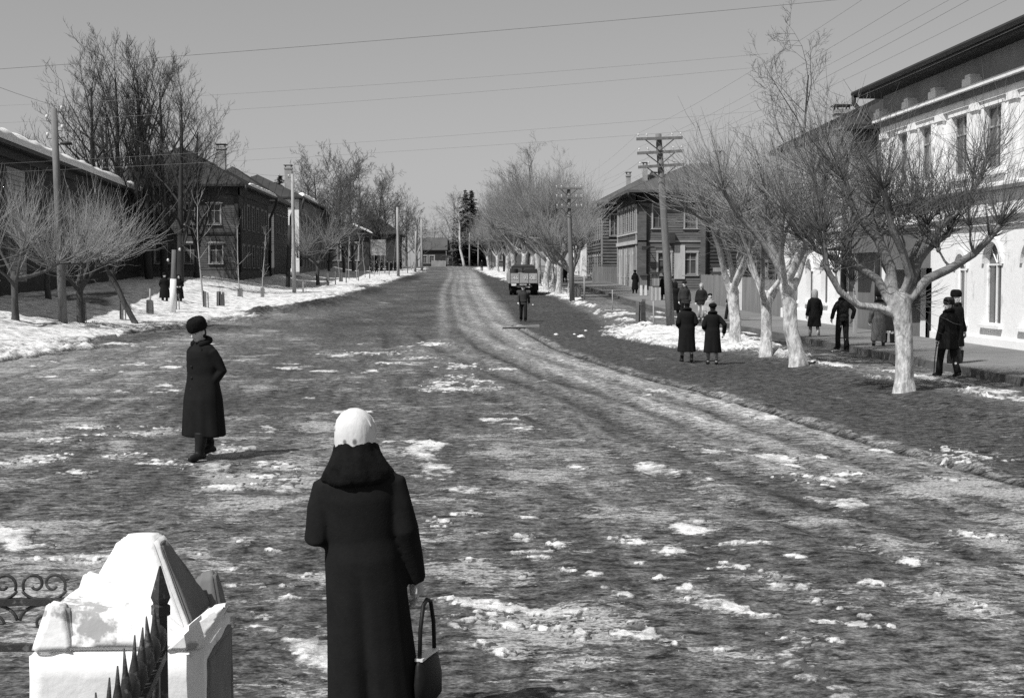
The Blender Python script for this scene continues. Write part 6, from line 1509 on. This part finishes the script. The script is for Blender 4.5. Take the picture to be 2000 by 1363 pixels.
        for i in range(19):
            a = math.radians(118 + 304 * i / 18); V.append((R_ * math.cos(a) * 1.05, lean(1.47) + R_ * math.sin(a) * -1 * -1, 1.462 - .035 * math.sin(a) * 1 + (.0)))
        k.tube(V, [.03] + [.042] * 17 + [.03], 8, [.028] + [.036] * 17 + [.028]); k.build('collar', 'fur_black' if collar == 'fur' else coat, P, smooth=True)
        if detail:
            for s in (-1, 1):
                l = MB(); l.hexa([(s * .02, .135, 1.20), (s * .025, .146, 1.20), (s * .12, .125, 1.38), (s * .11, .11, 1.38), (s * .012, .130, 1.19), (s * .015, .14, 1.19), (s * .05, .105, 1.43), (s * .045, .09, 1.43)][:8]); l.build('lapel', coat, P)
            sh_ = MB(); sh_.hexa([(-.035, .098, 1.43), (.035, .098, 1.43), (.03, .07, 1.47), (-.03, .07, 1.47), (-.004, .134, 1.34), (.004, .134, 1.34), (.004, .11, 1.35), (-.004, .11, 1.35)]); sh_.build('scarf', 'scarf_white', P)
            for z in (1.16, 1.02, .88): b = MB(); b.blob((.03, .148 * bulk + (.02 if z < .95 else .005), z), .014, .008, .014, 10, 6); b.build('button', 'leather', P, smooth=True)
    # headwear
    def shell(name, m, rows, n=22, mod_=None, vox=None, disp=0):
        k = MB(); k.tube([hd(0, y, z) for z, y, a, b in rows], [a for z, y, a, b in rows], n, [b for z, y, a, b in rows], ref=(0, 1, 0), mod=mod_); o = k.build(name, m, P, smooth=True)
        if disp:
            sb = o.modifiers.new('soft', 'SUBSURF'); sb.levels = sb.render_levels = 2
            t = bpy.data.textures.new('fur', 'CLOUDS'); t.noise_scale = .02; dm = o.modifiers.new('tufts', 'DISPLACE'); dm.texture = t; dm.strength = disp
        return o
    if hat in ('ushanka', 'cap', 'beret', 'brim') and hair:
        shell('hair', 'hair_dark', [(1.50, -.035, .045, .045), (1.53, -.03, .062, .062), (1.58, -.022, .0765, .080), (1.63, -.012, .0785, .094), (1.66, -.01, .074, .094)], 18)
    if hat == 'ushanka':
        shell('fur_hat', hat_m, [(1.618, .0, .086, .103), (1.612, .0, .102, .120), (1.632, .0, .116, .134), (1.668, .0, .119, .137), (1.705, -.002, .117, .134), (1.742, -.004, .110, .124), (1.772, -.004, .088, .100), (1.784, -.004, .045, .055), (1.778, -.004, .01, .012)], 24, lambda i, th: 1 + .02 * math.sin(5 * th + i), disp=.012 if detail else .006)
    elif hat == 'cap':
        shell('cap', hat_m, [(1.628, -.002, .082, .104), (1.632, -.002, .086, .108), (1.66, .0, .100, .126), (1.69, .004, .112, .14), (1.712, .004, .10, .125), (1.722, .002, .06, .08), (1.724, .0, .01, .01)])
        v = MB(); pts = [(math.sin(a) * .082, .06 + math.cos(a) * .105) for a in np.linspace(-1.15, 1.15, 12)]
        poly = [(x, y) for x, y in pts]; v.prism(poly, lambda u, w, d: hd(u, w, 1.634 + d - max(0, w - .1) * .35), 0, .012); v.build('visor', hat_m, P)
    elif hat == 'brim':
        shell('hat', hat_m, [(1.632, 0, .135, .15), (1.638, 0, .138, .152), (1.645, 0, .095, .11), (1.70, 0, .09, .105), (1.735, 0, .082, .095), (1.745, 0, .04, .05), (1.745, 0, .01, .01)])
    elif hat == 'beret':
        shell('beret', hat_m, [(1.62, -.01, .085, .102), (1.63, -.012, .10, .118), (1.66, -.015, .118, .13), (1.70, -.018, .112, .122), (1.73, -.02, .075, .085), (1.742, -.02, .01, .01)])
    elif hat == 'scarf':
        o = shell('headscarf', hat_m, [(1.425, -.028, .092, .080), (1.455, -.032, .100, .086), (1.49, -.035, .102, .090), (1.53, -.034, .103, .098), (1.58, -.026, .104, .110), (1.63, -.016, .102, .116), (1.675, -.010, .090, .104), (1.71, -.008, .062, .074), (1.727, -.008, .025, .03), (1.729, -.008, .005, .005)], 30, lambda i, th: 1 + .018 * math.sin(4 * th + i * .8) * (2 < i < 6) + .006 * math.sin(11 * th) * (2 < i))
        f = MB(); V = []
        for i in range(15):
            a = math.pi * (i / 14) * 1.0; V.append(hd(.096 * math.cos(a), .052 + .01 * math.sin(a), 1.60 + .105 * math.sin(a)))
        V = [hd(.075, .04, 1.50)] + V + [hd(-.075, .04, 1.50)]; f.tube(V, .011, 6); f.build('scarf_edge', hat_m, o, smooth=True)
        kn = MB(); kn.blob(hd(0, .075, 1.478), .026, .02, .022, 8, 6); kn.tube([hd(.01, .08, 1.47), hd(.03, .1, 1.42), hd(.035, .1, 1.38)], [.012, .018, .02], 6); kn.tube([hd(-.01, .08, 1.47), hd(-.03, .1, 1.43), hd(-.04, .1, 1.39)], [.012, .018, .02], 6); kn.build('knot', hat_m, o, smooth=True)
        if detail:
            d_ = MB(); V = []
            for i in range(17):
                a = math.radians(-78 + 156 * i / 16); u = Vector((math.sin(a), -.50, math.cos(a) * 1.02)).normalized(); V.append(hd(u.x * .106, -.018 + u.y * .114, 1.605 + u.z * .120))
            d_.tube(V, .0055, 6); d_.build('scarf_band', hat_m, o, smooth=True)
    return P, hands, S
def skirt_m(m): return 'trousers_dark'
def holder(P, hands, S, side):
    sh, E, Wr = hands[side]; d = (Wr - E).normalized(); p = Wr + d * .09 + Vector((0, 0, -.03)); R = Matrix.Rotation(P.rotation_euler.z, 3, 'Z'); return Vector(P.location) + R @ (p * S)
PI = math.pi
# woman in the foreground
wl = at(735, 1462, 6.62); W0 = ground(wl.x, 6.62, .0)
P, hn, S = person(W0, -.06, 1.64, 'woman seen from behind in white headscarf and long black coat with wide fur collar', hat='scarf', hat_m='scarf_fold_shade', arms=('fold', 'carry'), hem=.17, stride=.06, coat='coat_black', legs='stockings', leg_m='leather', collar=None, flare=1.0, waist=.19, voxel=.011, bulk=1.06, female=True, detail=True, group='people in the street')
k = MB(); cp = [(1.548, .098, .102, -.012), (1.542, .114, .120, -.015), (1.515, .118, .126, -.017), (1.475, .138, .138, -.02), (1.440, .160, .146, -.022), (1.412, .178, .150, -.024), (1.392, .186, .150, -.022), (1.376, .184, .138, -.018)]
k.tube([(0, y, z) for z, a, b, y in cp], [a for z, a, b, y in cp], 40, [b for z, a, b, y in cp], ref=(0, 1, 0), mod=lambda i, th: 1 + .025 * math.sin(6 * th + i) + .02 * math.sin(13 * th)); o = k.build('fur_collar', 'fur_black', P); finish(o, .009, 4, .5)
t = bpy.data.textures.new('fur', 'CLOUDS'); t.noise_scale = .015; dm = o.modifiers.new('tufts', 'DISPLACE'); dm.texture = t; dm.strength = .003
P.rotation_euler.y = math.radians(-3.5)
hp = holder(P, hn, S, 1)
def handbag(p, rz, lab, m, w=.30, h=.22, t=.10, drop=.17, name='handbag'):
    B = empty(name, p, rz, lab, 'bag'); rr = random.Random(3)
    mb = MB(); z1 = -drop; mb.tube([(0, 0, z1 - h), (0, 0, z1 - h + .02), (0, 0, z1 - h * .5), (0, 0, z1 - .02), (0, 0, z1)], [t * .40, t * .55, t * .55, t * .35, t * .22], 20, [w * .44, w * .5, w * .5, w * .44, w * .40], ref=(0, 1, 0)); mb.build('bag_body', m, B, smooth=True)
    mb = MB(); mb.tube([(0, -w * .34, z1 - .02), (0, -w * .3, z1 * .45), (0, -.05, -.01), (0, 0, .01), (0, .05, -.01), (0, w * .3, z1 * .45), (0, w * .34, z1 - .02)], .011, 8); mb.build('handle', m, B, smooth=True)
    mb = MB(); mb.box(-t * .2, t * .2, -w * .38, w * .38, z1 - .002, z1 + .012); mb.build('clasp', 'ceramic', B); return B
handbag(hp, -.35, 'black handbag with metal clasp held by the woman in the white headscarf', 'leather', drop=.27)
# man with bowed head on the left
M0 = gp(398, 896)
person(M0, PI - .62, 1.71, 'man with bowed head in big fur hat and long black coat, hands in pockets', hat='ushanka', arms=('pocket', 'pocket'), hem=.29, stride=.36, coat='coat_black', legs='boots', tilt=.36, turn=-.05, flare=1.26, waist=.225, voxel=.011, bulk=1.06, detail=True, collar='cloth', stoop=.03)
# two women walking away arm in arm
person(gp(1341, 708), .03, 1.60, 'stout woman in black coat and pale trimmed overshoes, left of a pair walking away', hat='brim', arms=('link', 'link'), hem=.30, stride=.22, coat='coat_black', legs='shoes_high', leg_m='leather', collar='fur', flare=1.0, waist=.215, bulk=1.12, hat_m='coat_dark')
P2, _, S2 = person(gp(1391, 712), -.03, 1.53, 'woman in black coat and stockings, right of a pair walking away arm in arm', hat='beret', arms=('link', 'out'), hem=.34, stride=.12, coat='coat_black', legs='stockings', collar='cloth', flare=1.02, waist=.20, bulk=1.08, hat_m='fur_black')
PW = [o for o in COL.objects if o.get('label', '').startswith('stout woman')][0]
for s, yo in ((-1, .11), (1, -.11)):
    q = MB(); q.tube([(s * .092, yo * .75, .31), (s * .092, yo * .72, .36)], [.078, .080], 14); q.build('boot_trim', 'scarf_white', PW, smooth=True)
# man near the lorry
person(gp(1022, 628), PI - .08, 1.68, 'man in dark open jacket and flat cap walking towards the viewer near the lorry', hat='cap', hat_m='jacket_grey', arms=('back', 'fwd'), hem=.80, stride=.32, coat='jacket_grey', legs='trousers', leg_m='leather', collar='cloth', bulk=1.03, waist=.19)
person(gp(941, 530), PI * .98, 1.72, 'distant figure in black walking on the far right verge', hat='ushanka', arms=('pocket', 'pocket'), hem=.75, stride=.25, coat='coat_black', legs='trousers', voxel=.03)
# pavement on the right
pv = lambda px, py, top: (lambda Y: Vector((at(px, py, Y).x, Y, at(px, py, Y).z)))((EYE - .18) * F / (py - 533))
person(pv(1590, 664, 0), .15, 1.62, 'woman in dark coat and pale headscarf walking on the pavement past the second white house', hat='scarf', hat_m='scarf_grey', arms=('down', 'down'), hem=.46, stride=.2, coat='coat_black', legs='stockings', leg_m='leather', collar=None, flare=1.05, voxel=.02)
person(pv(1645, 683, 0), .25, 1.68, 'man in cap and short dark jacket striding away along the pavement', hat='cap', hat_m='coat_dark', arms=('out', 'out'), hem=.82, stride=.12, coat='coat_dark', legs='trousers', leg_m='leather', collar='cloth', voxel=.02)
person(pv(1715, 684, 0), .1, 1.60, 'woman in grey coat with black fur collar and hat seen from behind on the pavement', hat='ushanka', arms=('down', 'fwd'), hem=.28, stride=.18, coat='coat_grey', legs='shoes_high', leg_m='leather', collar='fur', voxel=.018)
person(pv(1738, 680, 0) + Vector((.12, .5, 0)), PI * .9, 1.66, 'bareheaded person in dark coat half hidden behind the nearest trunk', hat=None, arms=('down', 'down'), hem=.5, stride=.15, coat='coat_dark', legs='boots', collar='cloth', voxel=.02)
PA, ha, SA = person(pv(1851, 736, 0), .35, 1.60, 'person in long dark jacket with grey bag and stick, nearest on the right pavement', hat='ushanka', arms=('carry', 'carry'), hem=.62, stride=.34, coat='coat_black', legs='trousers', leg_m='leather', collar='fur', bulk=1.12, turn=.9, flare=1.15, voxel=.016, hat_m='coat_dark')
hp = holder(PA, ha, SA, 1); handbag(hp + Vector((0, 0, .05)), .3, 'grey cloth bag hanging from the hand of the nearest pavement walker', 'bag_grey', w=.32, h=.34, t=.2, drop=.10, name='cloth_bag')
hl = holder(PA, ha, SA, -1); mb = MB(); mb.tube([(0, 0, .04), (-.02, .04, -.25), (-.03, .06, -(hl.z - PA.location.z) + .02)], [.014, .012, .010], 8); mb.blob((0, 0, .05), .03, .035, .02, 8, 6); tag(mb.build('walking_stick', 'wood_dark', None, loc=hl, smooth=True), 'walking stick held by the nearest pavement walker', 'stick')
person(pv(1862, 722, 0) + Vector((.18, .4, 0)), PI + .5, 1.72, 'person in fur hat facing the viewer just behind the nearest pavement walker', hat='ushanka', arms=('down', 'down'), hem=.5, stride=.12, coat='coat_black', legs='boots', collar='fur', voxel=.02, hat_m='fur_black')
person(pv(1427, 629, 0), .9, 1.66, 'person in dark coat half hidden behind the whitewashed trunk by the plank fence', hat='ushanka', arms=('out', 'down'), hem=.75, stride=.4, coat='coat_black', legs='trousers', collar='cloth', voxel=.02)
gY = lambda px, Y, dz=.16: Vector((at(px, 560, Y).x, Y, zz(9.5, Y) + dz))
person(gY(1337, 60, .1), PI, 1.70, 'man facing the viewer with open jacket and pale face above the two women', hat='cap', hat_m='coat_dark', arms=('down', 'down'), hem=.75, stride=.2, coat='jacket_grey', legs='trousers', collar='cloth', voxel=.025)
person(gY(1319, 61, .1), .2, 1.68, 'bulky person in black left of the man facing the viewer', hat='scarf', hat_m='coat_black', arms=('fold', 'down'), hem=.4, stride=.2, coat='coat_black', legs='boots', collar=None, bulk=1.2, voxel=.025)
person(gY(1370, 59, .12), PI - .4, 1.62, 'person in dark jacket and pale trousers by the plank gate', hat='scarf', hat_m='scarf_grey', arms=('down', 'down'), hem=.72, stride=.15, coat='coat_dark', legs='stockings', leg_m='trousers_light', collar=None, bulk=1.05, voxel=.025)
person(gY(1387, 52, .1), PI, 1.30, 'child in black hat and white scarf behind the right hand woman', hat='beret', arms=('down', 'down'), hem=.5, stride=.12, coat='scarf_grey', legs='boots', collar='cloth', voxel=.025)
person(gY(1297, 84), .1, 1.66, 'person in black standing just left of the telegraph pole foot', hat='ushanka', arms=('down', 'down'), hem=.35, stride=.15, coat='coat_black', legs='boots', collar='fur', voxel=.03)
person(gY(1308, 79), .1, 1.60, 'person in black standing half behind the telegraph pole', hat='beret', arms=('down', 'down'), hem=.35, stride=.15, coat='coat_black', legs='boots', collar='fur', voxel=.03)
person(gY(1240, 96), .1, 1.66, 'woman in long black coat before the boarded house left of the notice stand', hat='beret', arms=('fold', 'down'), hem=.28, stride=.1, coat='coat_black', legs='boots', collar='fur', flare=1.1, voxel=.03)
person(gY(1103, 122, .3), .2, 1.66, 'dark figure by the white house front behind the far pollards', hat='ushanka', arms=('down', 'down'), hem=.4, stride=.2, coat='coat_black', legs='boots', voxel=.04)
# left side
person(gp(322, 594), PI + .3, 1.68, 'left one of two people in black behind the white based post', hat='ushanka', arms=('pocket', 'pocket'), hem=.35, stride=.15, coat='coat_black', legs='boots', flare=1.15, bulk=1.15, voxel=.025)
person(gp(350, 595), PI + .1, 1.66, 'right one of two people in black behind the white based post', hat='scarf', hat_m='coat_black', arms=('fold', 'fold'), hem=.35, stride=.15, coat='coat_black', legs='boots', flare=1.1, bulk=1.1, voxel=.025)
for i, (px, py) in enumerate(((727, 530), (735, 531), (745, 529), (757, 528), (764, 529), (772, 527), (783, 526))):
    person(gp(px, py + 4), rs.uniform(2, 4), 1.64 + .02 * (i % 4), f'{ords[i]} small dark figure from the left below the far hoarding', hat=('ushanka', 'scarf', 'cap')[i % 3], hat_m='coat_black', arms=('down', 'down'), hem=.4, stride=.2, coat='coat_black', legs='boots', voxel=.05)
# frame limits: sky light only; render settings that belong to the scene
scene.cycles.use_denoising = False
scene.cycles.max_bounces = 5
